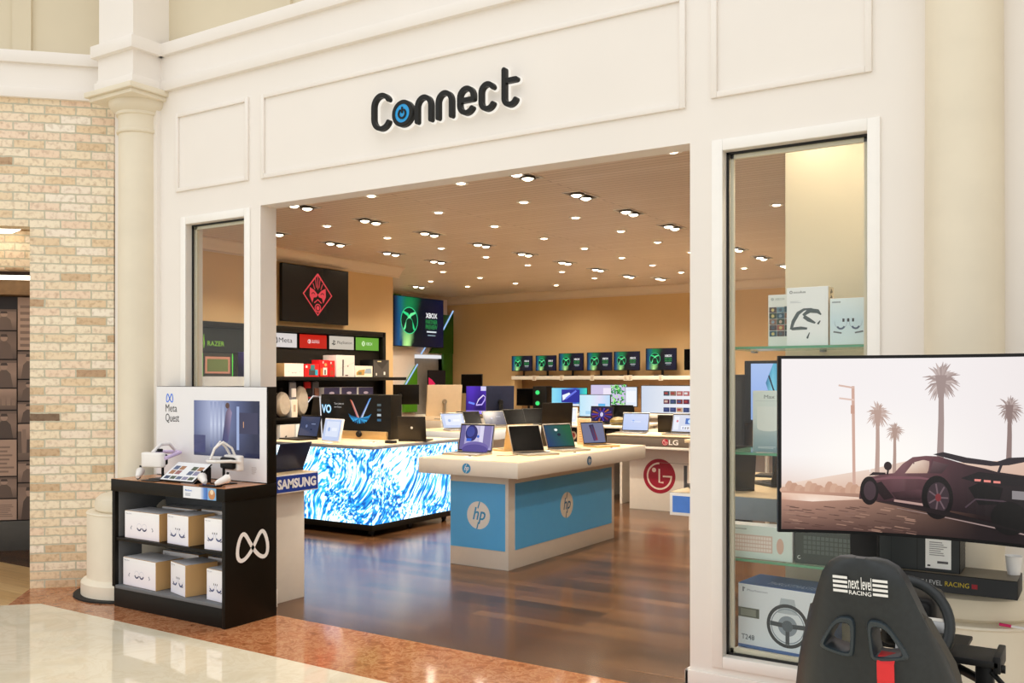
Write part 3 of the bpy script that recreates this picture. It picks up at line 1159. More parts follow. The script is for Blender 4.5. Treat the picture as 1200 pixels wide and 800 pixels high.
infinity(P, .045, .222, .068, .055, .009, '3f7ff0')
P.text('Meta', .0, .125, .125, .178, '2a2a2c', .0)
P.text('Quest', .0, .045, .148, .112, '2a2a2c', .0)
P.build('panel_lettering', bp, (-5.685 - KX0, D_ - .0792, 1.20))
P = Pic(.06, .05)
P.lines(0, 0, .05, .05, 5, 'c9c4c4')
P.build('small_print', bp, (-4.80 - KX0, D_ - .0792, .93))
P = Pic(.315, .075, 'eef1f8')
P.hgrad(.17, 0, .235, .075, ['dfe6f6', '5a8fd8', '3a62b8'])
P.rect(.235, 0, .315, .075, '7fb4e0')
P.circ(.275, .035, .032, 'c98a5a')
P.circ(.275, .05, .016, 'f0d8b8')
P.text('MetaQuest', .02, .042, .085, .056, '4a86e0')
P.lines(.02, .015, .09, .035, 2, 'a8b0c0')
P.build('price_card', t, (-5.04 - KX0, -.0062, .796))

# headset cartons on the shelves
def two_eye(P):
    w, h = P.w, P.h
    P.field(4, 4, lambda u, v: mixc('f5ecf4', 'fbfbfd', v))
    for sg in (-1, 1):
        P.ring(w * .5 + sg * w * .075, h * .44, h * .13, h * .012, 'c8c8da', 0, 180)
        P.ring(w * .5 + sg * w * .075, h * .44, h * .12, h * .055, '3c3c62', 195, 345)
    for sg in (-1, 1):
        P.line([(w * (.5 + sg * .29), h * .46), (w * (.5 + sg * .33), h * .36), (w * (.5 + sg * .30), h * .33)], h * .035, '8a8a9c')
    P.text('Meta Quest', w * .05, h * .88, w * .2, h * .93, 'b8b8c2')

def three_eye(P):
    w, h = P.w, P.h
    P.field(3, 4, lambda u, v: mixc('eceaf6', 'fafafc', v))
    for i in (-1, 0, 1):
        P.line([(w * (.5 + i * .1), h * .50), (w * (.5 + i * .1), h * .56)], w * .032, '26262e')
    for sg in (-1, 1):
        P.ring(w * .5 + sg * w * .2, h * .46, w * .15, h * .02, 'c8cbe0', 150 if sg > 0 else 180, 390 if sg < 0 else 360)
        P.ring(w * .5 + sg * w * .2, h * .42, w * .12, h * .055, '4c5680', 200, 340)
        P.line([(w * (.5 + sg * .27), h * .27), (w * (.5 + sg * .36), h * .30)], h * .03, '6a6a78')
    P.text('Meta Quest', w * .06, h * .9, w * .3, h * .95, 'b4b4be')

UP, LO = .4755, .1475
GS, GL = 'headset cartons on the upper kiosk shelf', 'headset cartons on the lower kiosk shelf'
def kraft(P):
    P.rect(0, 0, P.w, P.h, 'cda672')
for x, y, z, rz, w, d, h, fr, lab, g in (
    (-5.515, 4.06, UP, 0, .37, .20, .185, two_eye, 'wide white headset carton with kraft sides on the upper kiosk shelf', GS),
    (-5.135, 4.06, UP, -4, .235, .20, .195, three_eye, 'white headset carton in the middle of the upper kiosk shelf front', GS),
    (-4.785, 4.06, UP, 2, .19, .20, .20, three_eye, 'narrow white headset carton at the logo side of the upper kiosk shelf', GS),
    (-5.42, 4.252, UP, 0, .37, .13, .195, two_eye, 'wide headset carton behind another on the upper kiosk shelf', GS),
    (-5.08, 4.252, UP, 0, .22, .13, .205, three_eye, 'headset carton in the back row behind the middle upper carton', GS),
    (-4.82, 4.252, UP, 0, .22, .13, .215, three_eye, 'headset carton in the back row at the logo side, upper shelf', GS),
    (-5.545, 4.07, LO, -3, .38, .21, .19, two_eye, 'wide white headset carton on the lower kiosk shelf', GL),
    (-5.13, 4.08, LO, -14, .225, .22, .205, three_eye, 'white headset carton turned aslant in the middle of the lower shelf', GL),
    (-4.79, 4.08, LO, -5, .19, .20, .20, three_eye, 'white headset carton on the lower shelf next to the kiosk logo side', GL),
    (-5.42, 4.262, LO, 0, .38, .13, .215, two_eye, 'wide headset carton in the back row of the lower shelf', GL),
    (-5.05, 4.265, LO, 0, .2, .11, .215, three_eye, 'headset carton in the back row behind the aslant lower carton', GL),
    (-4.80, 4.265, LO, 0, .22, .11, .23, three_eye, 'headset carton in the back row at the logo side, lower shelf', GL)):
    carton('headset_carton', lab, 'carton', (x, y, z), rz, w, d, h, CARTON, fr, kraft, lambda P: P.rect(0, 0, P.w, P.h, 'e9e7ea'), g)

# headsets and controllers on the worktop
def headset(loc, rz, label, strapup):
    t = thing('vr_headset', label, 'headset', loc, rz)
    bm = bmesh.new()
    pts = [(-.098, -.03), (-.085, -.052), (-.05, -.062), (.05, -.062), (.085, -.052), (.098, -.03), (.092, .0), (-.092, .0)]
    prism(bm, pts, 0, .10)
    bmesh.ops.bevel(bm, geom=bm.edges[:], offset=.014, segments=3, affect='EDGES', profile=.6)
    z = .085
    o = obj('visor', bm, WPLAS, t, (0, 0, z))
    obj('face_foam', box(-.08, .08, .0, .035, .012, .088, .014), SATIN, t, (0, 0, z))
    if strapup:
        for sg in (-1, 1):
            obj('strap', tube(bmesh.new(), [(sg * .03, -.02, z + .09), (sg * .038, .01, z + .15), (sg * .02, .06, z + .19), (0, .11, z + .15), (0, .14, z + .08)], .008, 8), WPLAS, t)
        obj('side_strap', tube(bmesh.new(), [(-.095, -.02, z + .06), (-.095, .05, z + .07), (-.06, .13, z + .07), (0, .155, z + .07), (.06, .13, z + .07), (.095, .05, z + .07), (.095, -.02, z + .06)], .010, 8), WPLAS, t)
    else:
        obj('side_strap', tube(bmesh.new(), [(-.095, -.02, z + .06), (-.1, .06, z + .08), (-.07, .15, z + .09), (0, .18, z + .09), (.07, .15, z + .09), (.1, .06, z + .08), (.095, -.02, z + .06)], .013, 8), M('lilac_fabric', 'd9c6ea', .7), t)
        obj('strap', tube(bmesh.new(), [(0, -.03, z + .1), (0, .04, z + .15), (0, .12, z + .15), (0, .18, z + .10)], .012, 8), WPLAS, t)
        obj('strap_clip', box(-.03, .03, .0, .035, z + .10, z + .122, .005), SATIN, t)
    bm = bmesh.new()
    rod(bm, (.03, .03, 0), (.03, .03, z + .03), .009)
    bx(bm, -.04, .1, -.03, .09, 0, .006, 0, .002)
    obj('post', bm, SATIN, t)
    return t
def controller(loc, rz, label, tip):
    t = thing('game_controller', label, 'controller', loc, rz, 'headset controllers on the kiosk counter')
    bm = bmesh.new()
    tube(bm, [(0, -.05, .022), (0, -.03, .03), (0, .0, .042), (0, .025, .052), (0, .04, .055)], [.012, .02, .024, .03, .026], 12)
    o = obj('body', bm, WPLAS, t)
    obj('grip', tube(bmesh.new(), [(0, -.045, .012), (0, -.02, .016), (0, .015, .024)], [.009, .013, .010], 10), tip, t)
    obj('thumbstick', rod(bmesh.new(), (0, .026, .07), (0, .03, .092), .008), SATIN, t)
    return t
KT = .8737
LIL = M('violet_grip', '5a4a88', .5)
headset((-5.50, 4.06, KT), 8, 'white headset with a lilac strap on a black post, beside the column', False)
headset((-4.86, 4.15, KT), 168, 'white headset with upright hoop straps near the kiosk logo side', True)
controller((-5.59, 3.995, KT), 40, 'white controller under the lilac-strapped headset', SATIN)
controller((-4.93, 3.99, KT), 65, 'white controller with a violet grip lying by the tilted price board', LIL)
controller((-4.745, 3.995, KT), -25, 'white controller standing nearest the kiosk corner', SATIN)
for x, l in ((-5.43, 'thin black holder plate on the counter end beside the column'), (-4.84, 'thin black holder plate below the hoop-strapped headset')):
    tag(obj('holder_plate', box(-.07, .07, -.035, .035, 0, .006, .002), SATIN, None, (x, 3.975, KT)), l, 'holder')
t = thing('demo_board', 'tilted white board printed with small game pictures on the kiosk counter', 'sign board', (-5.195, 4.07, KT), 0)
bm = bmesh.new()
TB = Matrix.Rotation(R(-55), 4, 'X')
bx(bm, -.17, .17, -.004, .004, 0, .19, 0, .003, Matrix.Translation((0, -.085, .008)) @ TB)
b = obj('board', bm, SATIN, t)
P = Pic(.33, .18, 'eef0f4')
for j, y in enumerate((.012, .06, .105)):
    P.up()
    for i in range(5):
        if j and i in (2,):
            continue
        P.rect(.02 + i * .06, y, .07 + i * .06, y + (.03 if j == 0 else .038), random.choice(['5a6a8a', 'a87a5a', '4a5a4a', '8a8aa8', '9a6a6a', '3a4a6a']), False)
P.build('printed_sheet', b, (-.165, -.085 - .0042 * math.cos(R(55)) + .005, .008 + .0042 * math.sin(R(55)) + .004), tilt=55)
bm = bmesh.new()
prism(bm, [(-.06, 0), (.07, 0), (.07, .10)], -.16, -.145, Matrix.Rotation(R(90), 4, 'Z') @ Matrix.Rotation(R(90), 4, 'X'))
prism(bm, [(-.06, 0), (.07, 0), (.07, .10)], .145, .16, Matrix.Rotation(R(90), 4, 'Z') @ Matrix.Rotation(R(90), 4, 'X'))
obj('side_stand', bm, SATIN, t)

# ================================================================== display tables inside the shop
def hp_disc(P, cx, cy, r, disc, ink):
    P.circ(cx, cy, r, disc, n=40)
    P.text('hp', cx - r * .50, cy - r * .62, cx + r * .62, cy + r * .58, ink, .015, .28)
    P.line([(cx - r * .05, cy + r * .5), (cx + r * .12, cy + r * .99)], r * .10, ink)
    P.line([(cx + r * .0, cy - r * .5), (cx - r * .14, cy - r * .99)], r * .10, ink)

TBX0, TBX1, TBY0, TBY1 = -4.945, -3.955, 6.22, 8.60
t = thing('display_table', 'white display table with sky blue panels and round white emblems in mid shop', 'display table', (-4.45, 7.35, 0))
def L_(x, y):
    return x + 4.45, y - 7.35
BX0, BX1, BY0, BY1 = -4.735, -4.15, 6.385, 8.29
x0, y0 = L_(BX0, BY0)
x1, y1 = L_(BX1, BY1)
obj('body', box(x0, x1, y0, y1, 0, .77, .003), WLAM, t)
o = obj('blue_panel', box(x0 + .006, x1 - .03, y0 - .004, y0, .155, .70), HPBLUE, t)
P = Pic(.26, .26)
hp_disc(P, .13, .13, .115, 'f4f4f2', '2f9fd8')
P.build('emblem', o, ((x0 + x1) / 2 - .13, y0 - .0042, .30))
o = obj('blue_panel', box(x1, x1 + .004, y0 + .10, y1 - .06, .155, .70), HPBLUE, t)
P = Pic(.26, .26)
hp_disc(P, .13, .13, .115, 'e8e4da', '3a6f98')
P.build('emblem', o, (x1 + .0042, (y0 + y1) / 2 - .13, .30), rz=90)
x0, y0 = L_(TBX0, TBY0)
x1, y1 = L_(TBX1, TBY1)
o = obj('slab', box(x0, x1, y0, y1, .77, .896, .003), WLAM, t)
obj('worktop', box(x0 + .004, x1 - .004, y0 + .004, y1 - .004, .896, .9), WOODTOP, t)
P = Pic(.09, .09)
hp_disc(P, .045, .045, .042, '2f8fc8', 'e8e8e8')
P.build('emblem', o, ((x0 + x1) / 2 - .045, y0 - .0002, .785))
P = Pic(.09, .09)
hp_disc(P, .045, .045, .042, '2f5f88', 'e8e0d4')
P.build('emblem', o, (x1 + .0002, (y0 + y1) / 2 - .045, .785), rz=90)

def plain_table(label, x0, x1, y0, y1, zt, th=.13, body=None, skirt=None, inset=.2, top=None):
    cx, cy = (x0 + x1) / 2, (y0 + y1) / 2
    t = thing('display_table', label, 'display table', (cx, cy, 0))
    b = body or (x0 + inset, x1 - inset, y0 + inset, y1 - inset)
    obj('body', box(b[0] - cx, b[1] - cx, b[2] - cy, b[3] - cy, 0, zt - th, .003), WLAM, t)
    obj('slab', box(x0 - cx, x1 - cx, y0 - cy, y1 - cy, zt - th, zt - .004, .003), skirt or WLAM, t)
    obj('worktop', box(x0 - cx + .003, x1 - cx - .003, y0 - cy + .003, y1 - cy - .003, zt - .004, zt), top or WOODTOP, t)
    return t, cx, cy

# table with the blue and white sign just inside, behind the small window
t, cx, cy = plain_table('white counter with a blue and white brand sign beside the black kiosk', -5.75, -4.80, 4.524, 4.89, .90, body=(-5.7, -4.886, 4.53, 4.84))
o = obj('brand_sign', box(-4.80 - cx, -4.794 - cx, 4.465 - cy, 4.885 - cy, .772, .898, .001), WHITE, t)
P = Pic(.41, .112, '1e3f9e')
P.text('SAMSUNG', .028, .022, .392, .090, 'f6f6f8', .045)
P.build('lettering', o, (-4.794 - cx, 4.470 - cy, .779), rz=90)
laptop((-5.05, 4.74, .9), -90, 'dark laptop seen from behind on the counter beside the kiosk', NAVYA, None, w=.30, d=.21, ang=115, lid=NAVYA)

# light-wall table
t = thing('display_table', 'cube table wrapped in a bright blue and white ice pattern light wall', 'display table', (-6.91, 7.72, 0))
def ice(P):
    w, h = P.w, P.h
    P.rect(0, 0, w, h, 'd8f0fc')
    rnd = random.Random(int(w * 1000))
    from mathutils import noise
    nx, ny = int(w / .008), int(h / .008)
    off = rnd.random() * 9
    def fn(u, v):
        x, y = u * w, v * h
        p = Vector((x * 2.2 + off, y * 2.2, off))
        sw = noise.noise_vector(p) * .55
        a = noise.noise(Vector(((x * .8 - y * .6) * 27 + sw.x * 9, (y * .8 + x * .6) * 11 + sw.y * 9, off)))
        b_ = noise.noise(Vector((x * 2.4, y * 2.4 + 3, off + 2)))
        c_ = noise.noise(Vector(((x * .8 - y * .6) * 62 + sw.x * 16, (y * .8 + x * .6) * 30 + sw.y * 16, off + 5)))
        k = max(0, min(1, .60 + a * .9 + b_ * .6 + c_ * .8))
        if k < .3:
            return mixc('084c98', '1484d4', k / .3)
        if k < .55:
            return mixc('1484d4', '48b8f0', (k - .3) / .25)
        return mixc('48b8f0', 'e4f4fc', min(1, (k - .55) / .16))
    P.field(nx, ny, fn)
obj('frame', box(-.76, .76, -.71, .71, .06, .12, .004), BLACK, t)
obj('core', box(-.758, .758, -.708, .708, .12, .865), BLACK, t)
P = Pic(1.516, .745)
ice(P)
P.build('light_panel', t, (-.758, -.709, .12), mat=BRIGHT)
P = Pic(1.416, .745)
ice(P)
P.build('light_panel', t, (.759, -.708, .12), rz=90, mat=BRIGHT)
obj('slab', box(-.775, .775, -.725, .725, .865, .896, .003), M('grey_edge', '8c8c92', .3), t)
obj('worktop', box(-.77, .77, -.72, .72, .896, .9), WOODTOP, t)
for x, y in ((.65, -.6), (.65, .6), (-.65, -.6), (-.65, .6), (.65, 0)):
    bm = rod(bmesh.new(), (x - .014, y, .03), (x + .014, y, .03), .03)
    rod(bm, (x, y, .03), (x, y, .06), .008)
    obj('caster', bm, RUBBER, t)

# further tables
T2 = plain_table('long white display table behind the light wall cube', -7.75, -6.80, 9.5, 12.2, .90, skirt=M('cool_white_laminate', 'd5dbe2', .35, vary=.01), body=(-7.3, -6.95, 9.68, 12.0))
T3 = plain_table('white monitor table standing between the shelves and the long laptop table', -9.35, -8.1, 10.7, 12.2, .97)
T4 = thing('display_table', 'white open-shelf table behind the grey fronted counter', 'display table', (-5.71, 11.2, 0))
bm = bmesh.new()
for x in (-.49, .0, .46):
    bx(bm, x, x + .03, -.55, .6, 0, .94)
bx(bm, -.49, .49, -.55, .6, .72, .745)
bx(bm, -.49, .49, .4, .43, 0, .94)
obj('body', bm, WLAM, T4)
obj('worktop', box(-.52, .52, -.58, .62, .94, .97, .003), WLAM, T4)
# grey fronted counter with the red round emblem
t = thing('display_table', 'white counter with a grey edge and a large red round emblem', 'display table', (-4.1, 10.9, 0))
obj('body', box(-.85, 1.3, -.6, .6, .0, .745, .003), WLAM, t)
o = obj('slab', box(-1.03, 1.5, -.85, .7, .775, .89, .003), M('warm_grey_laminate', '6f6459', .4, vary=.02), t)
obj('edge_strip', box(-1.032, 1.5, -.852, .7, .745, .775, .002), WLAM, t)
obj('worktop', box(-1.035, 1.5, -.855, .7, .89, .905, .003), WOODTOP, t)
def lg(P, cx, cy, r, c, ink):
    P.circ(cx, cy, r, c, n=48)
    P.ring(cx, cy, r * .74, r * .1, ink, 90, 358)
    P.line([(cx + r * .22, cy), (cx + r * .79, cy)], r * .1, ink)
    P.line([(cx, cy + r * .42), (cx, cy - r * .36), (cx + r * .26, cy - r * .36)], r * .1, ink)
    P.circ(cx - r * .33, cy + r * .34, r * .13, ink)
P = Pic(1.5, .5)
lg(P, .37, .26, .205, '9c1830', 'e8dcd0')
P.line([(.37, .42), (1.45, .42)], .004, '8f877c')
P.line([(.5, .08), (1.45, .08)], .004, '8f877c')
P.rect(.68, .12, .72, .40, '55575a')
P.rect(.68, .12, .84, .16, '55575a')
P.text('G', .88, .12, 1.1, .40, '55575a', .03)
P.build('emblem', t, (-.83, -.6005, .15))
P = Pic(.26, .085)
lg(P, .042, .042, .04, 'b01c34', 'f0e8e0')
P.text('LG', .09, .012, .205, .072, 'f2ece6', .02)
P.build('emblem', o, (-.32, -.8505, .79))

# blue edged table just inside, seen through the large window
t, cx, cy = plain_table('table with a blue and white edge just behind the large window', -2.19, -1.0, 5.10, 6.5, .90, body=(-1.42, -1.05, 5.4, 6.3), skirt=M('slate_edge', '76828e', .4))
o = obj('edge_sign', box(-2.19 - cx, -1.86 - cx, 5.095 - cy, 5.10 - cy, .765, .895, .002), WHITE, t)
obj('blue_face', box(-2.172 - cx, -1.878 - cx, 5.093 - cy, 5.095 - cy, .783, .878), M('royal_blue_vinyl', '4a84e0', .4), o)

# back counter and the high shelf along the rear wall
t = thing('back_counter', 'long white counter under the rear wall shelf', 'counter', (-6.9, 13.3, 0))
obj('body', box(-1.6, 6.9, -.3, .48, 0, .98, .003), WLAM, t)
obj('worktop', box(-1.65, 6.95, -.4, .49, .98, 1.03, .003), WLAM, t)
t = thing('wall_shelf', 'long white shelf of small screens high on the rear wall', 'shelf', (-8.7, 13.8, 0))
obj('board', box(0, 8.6, -.32, -.005, 1.555, 1.615, .003), WLAM, t)
obj('slat_panel', box(.05, 8.6, -.06, -.005, 1.035, 1.555), M('brown_slat_panel', '8d6a42', .6, vary=.05), t)
obj('end_panel', box(-.02, .05, -.30, -.005, 1.035, 1.555), TAN, t)
for i, x in enumerate((.42, .95, 1.52, 2.12, 2.2, 2.72, 3.3, 3.38, 3.46, 3.75)):
    P = Pic(.075, .085, 'e6dccb')
    P.lines(.012, .012, .065, .075, 4, '9a7f66')
    P.build('price_tag', t, (x, -.3215, 1.54))

ORD = ('first', 'second', 'third', 'fourth', 'fifth', 'sixth', 'seventh')
for i, (x0, x1, z1) in enumerate(((-8.765, -8.35, 1.962), (-8.283, -7.882, 1.962), (-7.832, -7.364, 1.992), (-7.3, -6.841, 1.998), (-6.81, -6.352, 2.004), (-6.249, -5.73, 2.045), (-5.604, -5.0, 2.023))):
    w = x1 - x0
    monitor(((x0 + x1) / 2, 13.6, 1.616), 0, ORD[i] + ' small screen from the green corner on the rear wall shelf' if i < 6 else 'partly hidden small screen at the end of the rear wall shelf', w, z1 - 1.70, .085, console_preview if i < 6 else None, tilt=0, group='small screens on the rear wall shelf', foot=(.1, .06))

# ================================================================== laptops and monitors
laptop((-4.755, 6.66, .9), 2, 'silver laptop with a violet room picture at the near table end', SILVER, violet_room, w=.36, d=.25, ang=103)
laptop((-4.74, 7.30, .9), -104, 'warm alloy laptop turned away behind the violet picture laptop', GOLDA, None, w=.33, d=.23, ang=100)
laptop((-4.25, 6.98, .9), 64, 'silver laptop with a black screen on the blue panelled table', SILVER, None, w=.33, d=.25, ang=112)
laptop((-4.235, 7.54, .9), 66, 'silver laptop with a blue and green screen on the blue panelled table', SILVER, moth_pic, w=.32, d=.24, ang=112)
laptop((-4.22, 8.16, .9), 64, 'pale laptop showing a phone shape at the far table end', GOLDA, phone_pic, w=.28, d=.23, ang=106)
laptop((-4.77, 8.08, .9), -116, 'largest dark laptop turned away in the middle of the blue panelled table', DARKA, None, w=.36, d=.26, ang=95, h=.41, logo=DARKA)
def ptext(P):
    P.rect(0, 0, P.w, P.h, 'd9b98e')
    P.lines(P.w * .15, P.h * .1, P.w * .9, P.h * .95, 9, 'b98a66')
carton('device_carton', 'beige printed carton standing on end beside the phone picture laptop', 'carton', (-4.52, 8.36, .9), 20, .13, .10, .26, WOODTOP, ptext)
# cube table
laptop((-7.52, 7.36, .9), -8, 'dark laptop with a slate blue screen on the light wall cube', DARKA, dark_ui, w=.36, d=.25, ang=104)
monitor((-6.80, 7.11, .9), -14, 'white tablet with a pale screen on the light wall cube', .33, .24, .015, tablet_ui, back=WPLAS, tilt=12, name='tablet', foot=(.06, .08))
laptop((-6.30, 7.88, .9), -160, 'black laptop turned away at the corner of the light wall cube', DARKA, None, w=.31, d=.25, ang=98, logo=True)
t = thing('display_board', 'black display board with glowing letters and a winged laptop picture', 'display board', (-7.17, 7.93, .9))
obj('cabinet', box(-.48, .56, -.09, .09, .0, .487, .004), BLACK, t)
P = Pic(1.03, .475, '100d0b')
P.text('VO', -.0 + .005, .265, .155, .365, '4cc4ff', .05)
P.text('VO', .009, .270, .151, .360, 'dff4ff', .01)
P.text("There's a better new", .20, .365, .345, .388, 'c9c4c0', 0)
P.text('class of laptops', .20, .325, .31, .348, 'c9c4c0', 0)
P.poly([(0.440, .425), (0.465, .415), (0.585, .205), (0.555, .20)], ['c04a3a', 'd87a5a', 'f0b08a', '7a4a8a'])
P.poly([(0.465, .415), (0.490, .385), (0.590, .205), (0.582, .203)], ['f0d0b0', '8a5a9a', '3a3a8a', 'e8b090'])
P.poly([(0.725, .435), (0.750, .445), (0.615, .205), (0.575, .20)], ['2a6ad0', '5ab8f0', 'e8f4ff', '3a2a6a'])
for i in range(11):
    a = R(188 + 164 * i / 10)
    P.line([(0.585, .215), (.585 + .13 * math.cos(a), .245 + .085 * math.sin(a)), (.585 + .17 * math.cos(a), .275 + .075 * math.sin(a))], [.010, .024, .003], ['1a5a8a', '2a8ac0', '3aa8e0'][i % 3])
for i in range(4):
    P.rect(.84, .19 + .055 * i, .895, .215 + .055 * i, ['3a6a8a', 'b8c4cc', '4a5a62', '5a6a70'][i])
P.build('lit_face', t, (-.475, -.0905, .008), mat=SCREEN)
obj('sound_bar', box(-.20, .52, -.13, -.09, .0, .085, .006), GOLDA, t)
bm = lathe(bmesh.new(), [(0, 0), (.035, 0), (.035, .02), (.028, .03), (0, .03)], 24)
obj('dial', bm, SATIN, t, (.14, -.13, .055), (R(90), 0, 0))
tag(obj('card_reader', box(-.05, .05, -.04, .04, 0, .03, .006), SATIN, None, (-6.26, 7.42, .9)), 'small black gadget on the corner of the light wall cube', 'gadget')
# laptops on the long table
for x, y, rz, body, pic, w, ang, lid, lab in (
    (-7.08, 9.72, 60, SILVER, tablet_ui, .33, 120, None, 'first laptop on the long table, silver with a pale blue screen'),
    (-7.20, 10.28, 66, DARKA, None, .36, 118, None, 'second laptop on the long table, dark with a black screen'),
    (-7.10, 10.72, 62, SILVER, dark_ui, .34, 122, None, 'third laptop on the long table, silver with a grey blue screen'),
    (-7.02, 11.10, 66, DARKA, None, .36, 112, None, 'fourth laptop on the long table, dark screen leaning back'),
    (-7.02, 11.62, 64, DARKA, None, .36, 112, None, 'fifth laptop on the long table, dark screen leaning back'),
    (-6.98, 12.04, 15, SILVER, icewin_pic, .30, 102, None, 'small laptop with a bright blue screen at the far long table end')):
    laptop((x, y, .9), rz, lab, body, pic, w=w, d=.235, ang=ang, lid=lid, group='laptops on the long table')
# big monitors beyond
monitor((-8.36, 11.1, .97), -118, 'beige backed monitor with a silver neck turned away', .56, .455, .055, None, back=M('beige_shell', 'e0cdb2', .45, vary=.02), tilt=7, neckm=SILVER, foot=(.12, .12))
monitor((-7.46, 11.25, .9), -128, 'dark blue backed monitor with a black arm turned away', .42, .42, .145, None, back=NAVYA, tilt=3, neckm=SATIN, square=True)
monitor((-8.24, 11.78, .97), 8, 'upright gaming screen glowing violet behind the beige backed monitor', .36, .44, .05, purple_eye, tilt=2)
monitor((-8.50, 12.02, .97), 0, 'black screen rising behind the violet gaming screen', .40, .30, .37, None, tilt=2)
monitor((-9.10, 11.0, .97), -150, 'black monitor turned away before the green and white display', .58, .30, .21, None, back=BLACKP, tilt=2, square=True)
# on the rear counter
monitor((-8.08, 13.0, 1.03), 8, 'black monitor on the rear counter beside the green lit computer tower', .38, .28, .10, None, tilt=2)
t = thing('computer_tower', 'black computer tower with two green ring lights on the rear counter', 'computer tower', (-7.74, 12.93, 1.03), 14)
obj('case', box(-.11, .11, -.2, .2, 0, .42, .008), BLACKP, t)
for z in (.15, .32):
    bm = lathe(bmesh.new(), [(.012, 0), (.034, 0), (.034, .006), (.012, .006)], 28)
    obj('ring_light', bm, GREENLED, t, (-.03, -.2005, z), (R(90), 0, 0))
monitor((-7.25, 12.92, 1.03), 10, 'cyan and blue picture screen on the rear counter', .60, .30, .10, cyan_pic, tilt=1)
monitor((-6.60, 13.0, 1.03), 6, 'screen with green leaves on the rear counter', .60, .33, .12, plants_pic, tilt=1)
monitor((-6.05, 11.5, .97), 4, 'wide pale blue screen on the open-shelf table', .47, .31, .07, icewin_pic, tilt=1)
monitor((-6.00, 10.76, .97), 0, 'white portrait tablet on the open-shelf table', .15, .20, .02, white_ui, back=WPLAS, tilt=4, name='tablet', foot=(.05, .06), portrait=True)
laptop((-5.69, 10.90, .97), 3, 'laptop with a violet mandala screen on the open-shelf table', DARKA, mandala_pic, w=.33, d=.22, ang=100)
laptop((-5.40, 11.22, .97), 172, 'black laptop turned away beside the mandala screen laptop', BLACKP, None, w=.34, d=.24, ang=100)
t = thing('headphone_case', 'rounded olive case resting before the black laptop on the open-shelf table', 'case', (-5.37, 10.84, .97), 10)
obj('shell', lathe(bmesh.new(), [(0, 0), (.09, 0), (.11, .03), (.10, .07), (.06, .1), (0, .11)], 24), M('olive_shell', '6b5a2a', .4), t)
obj('zip_band', lathe(bmesh.new(), [(.108, .025), (.114, .03), (.108, .037), (.1, .03)], 24), SATIN, t)
for k, x in enumerate((-5.95, -5.58, -5.36)):
    def spk(P):
        P.rect(0, 0, P.w, P.h, '191513')
        P.circ(P.w * .55, P.h * .5, P.h * .33, 'b8a890')
        P.circ(P.w * .55, P.h * .5, P.h * .2, '8a2a2a')
    carton('speaker_carton', ('first', 'second', 'third')[k] + ' small dark speaker carton on the open shelf under the table top', 'carton', (x, 10.78, .7455), 0, .19, .2, .17, BLACKP, spk, group='speaker cartons on the open shelf')
monitor((-6.05, 12.66, 1.03), 0, 'white portrait screen on the rear counter next to the wide menu screen', .2, .30, .12, white_ui, tilt=0, portrait=True)
monitor((-4.36, 10.55, .905), 0, 'wide ultrawide screen with rows of film tiles on the grey edged counter', 1.10, .345, .235, store_ui, tilt=0, foot=(.2, .12))
laptop((-4.93, 10.32, .905), 4, 'laptop with a plain pale blue screen on the grey edged counter', SILVER, blue_ui, w=.35, d=.235, ang=104)
laptop((-4.30, 10.30, .905), -4, 'laptop with a dashboard screen on the grey edged counter', SILVER, dash_ui, w=.35, d=.235, ang=106)
laptop((-4.66, 10.86, .905), -165, 'dark laptop turned away under the wide menu screen', DARKA, None, w=.28, d=.2, ang=98)
t = thing('headphones', 'white headphones lying on the grey edged counter', 'headphones', (-4.60, 10.22, .905))
obj('band', tube(bmesh.new(), [(.07 * math.cos(R(a)), .07 * math.sin(R(a)), .012) for a in range(0, 360, 20)], .009, 8, closed=True), WPLAS, t)
obj('ear_pad', lathe(bmesh.new(), [(0, 0), (.03, 0), (.032, .012), (.025, .022), (0, .022)], 20), WPLAS, t, (.075, -.02, 0))

# cables and small tags on the near tables
def cable(label, pts, r=.003, m=None):
    n = []
    for i in range(len(pts) - 1):
        a, b = Vector(pts[i]), Vector(pts[i + 1])
        for k in range(6):
            n.append(a.lerp(b, k / 6) + Vector((.0, .012 * math.sin((i * 6 + k) * .9), 0)))
    n.append(Vector(pts[-1]))
    return tag(obj('cable', tube(bmesh.new(), n, r, 6), m or WPLAS), label, 'cable')
z = .9035
cable('white cable tangled behind the black screen laptop', [(-4.36, 7.10, z), (-4.42, 7.22, z), (-4.30, 7.30, z), (-4.42, 7.38, z), (-4.33, 7.46, z)], .004)
cable('thin dark cable beside the violet picture laptop', [(-4.45, 6.66, z), (-4.36, 6.72, z), (-4.34, 6.84, z), (-4.46, 6.94, z)], .003, SATIN)
cable('pale cable looping in front of the black display board', [(-6.85, 7.62, z), (-6.75, 7.55, z), (-6.6, 7.60, z), (-6.5, 7.5, z)], .004)
for i, (x, y, zz, l) in enumerate(((-4.60, 6.46, .9, 'white price holder in front of the violet picture laptop'), (-4.02, 7.30, .9, 'white price holder before the blue and green laptop'), (-4.02, 8.02, .9, 'white price holder before the phone picture laptop'), (-6.45, 7.35, .9, 'white price holder on the light wall cube'))):
    t = thing('price_holder', l, 'price holder', (x, y, zz), 0 if i in (0, 3) else 90, 'price holders on the near tables')
    obj('card', box(-.035, .035, -.022, .022, .0, .004), WCARD, t)
    obj('clip', box(-.01, .01, .012, .03, .0, .012, .003), SATIN, t)

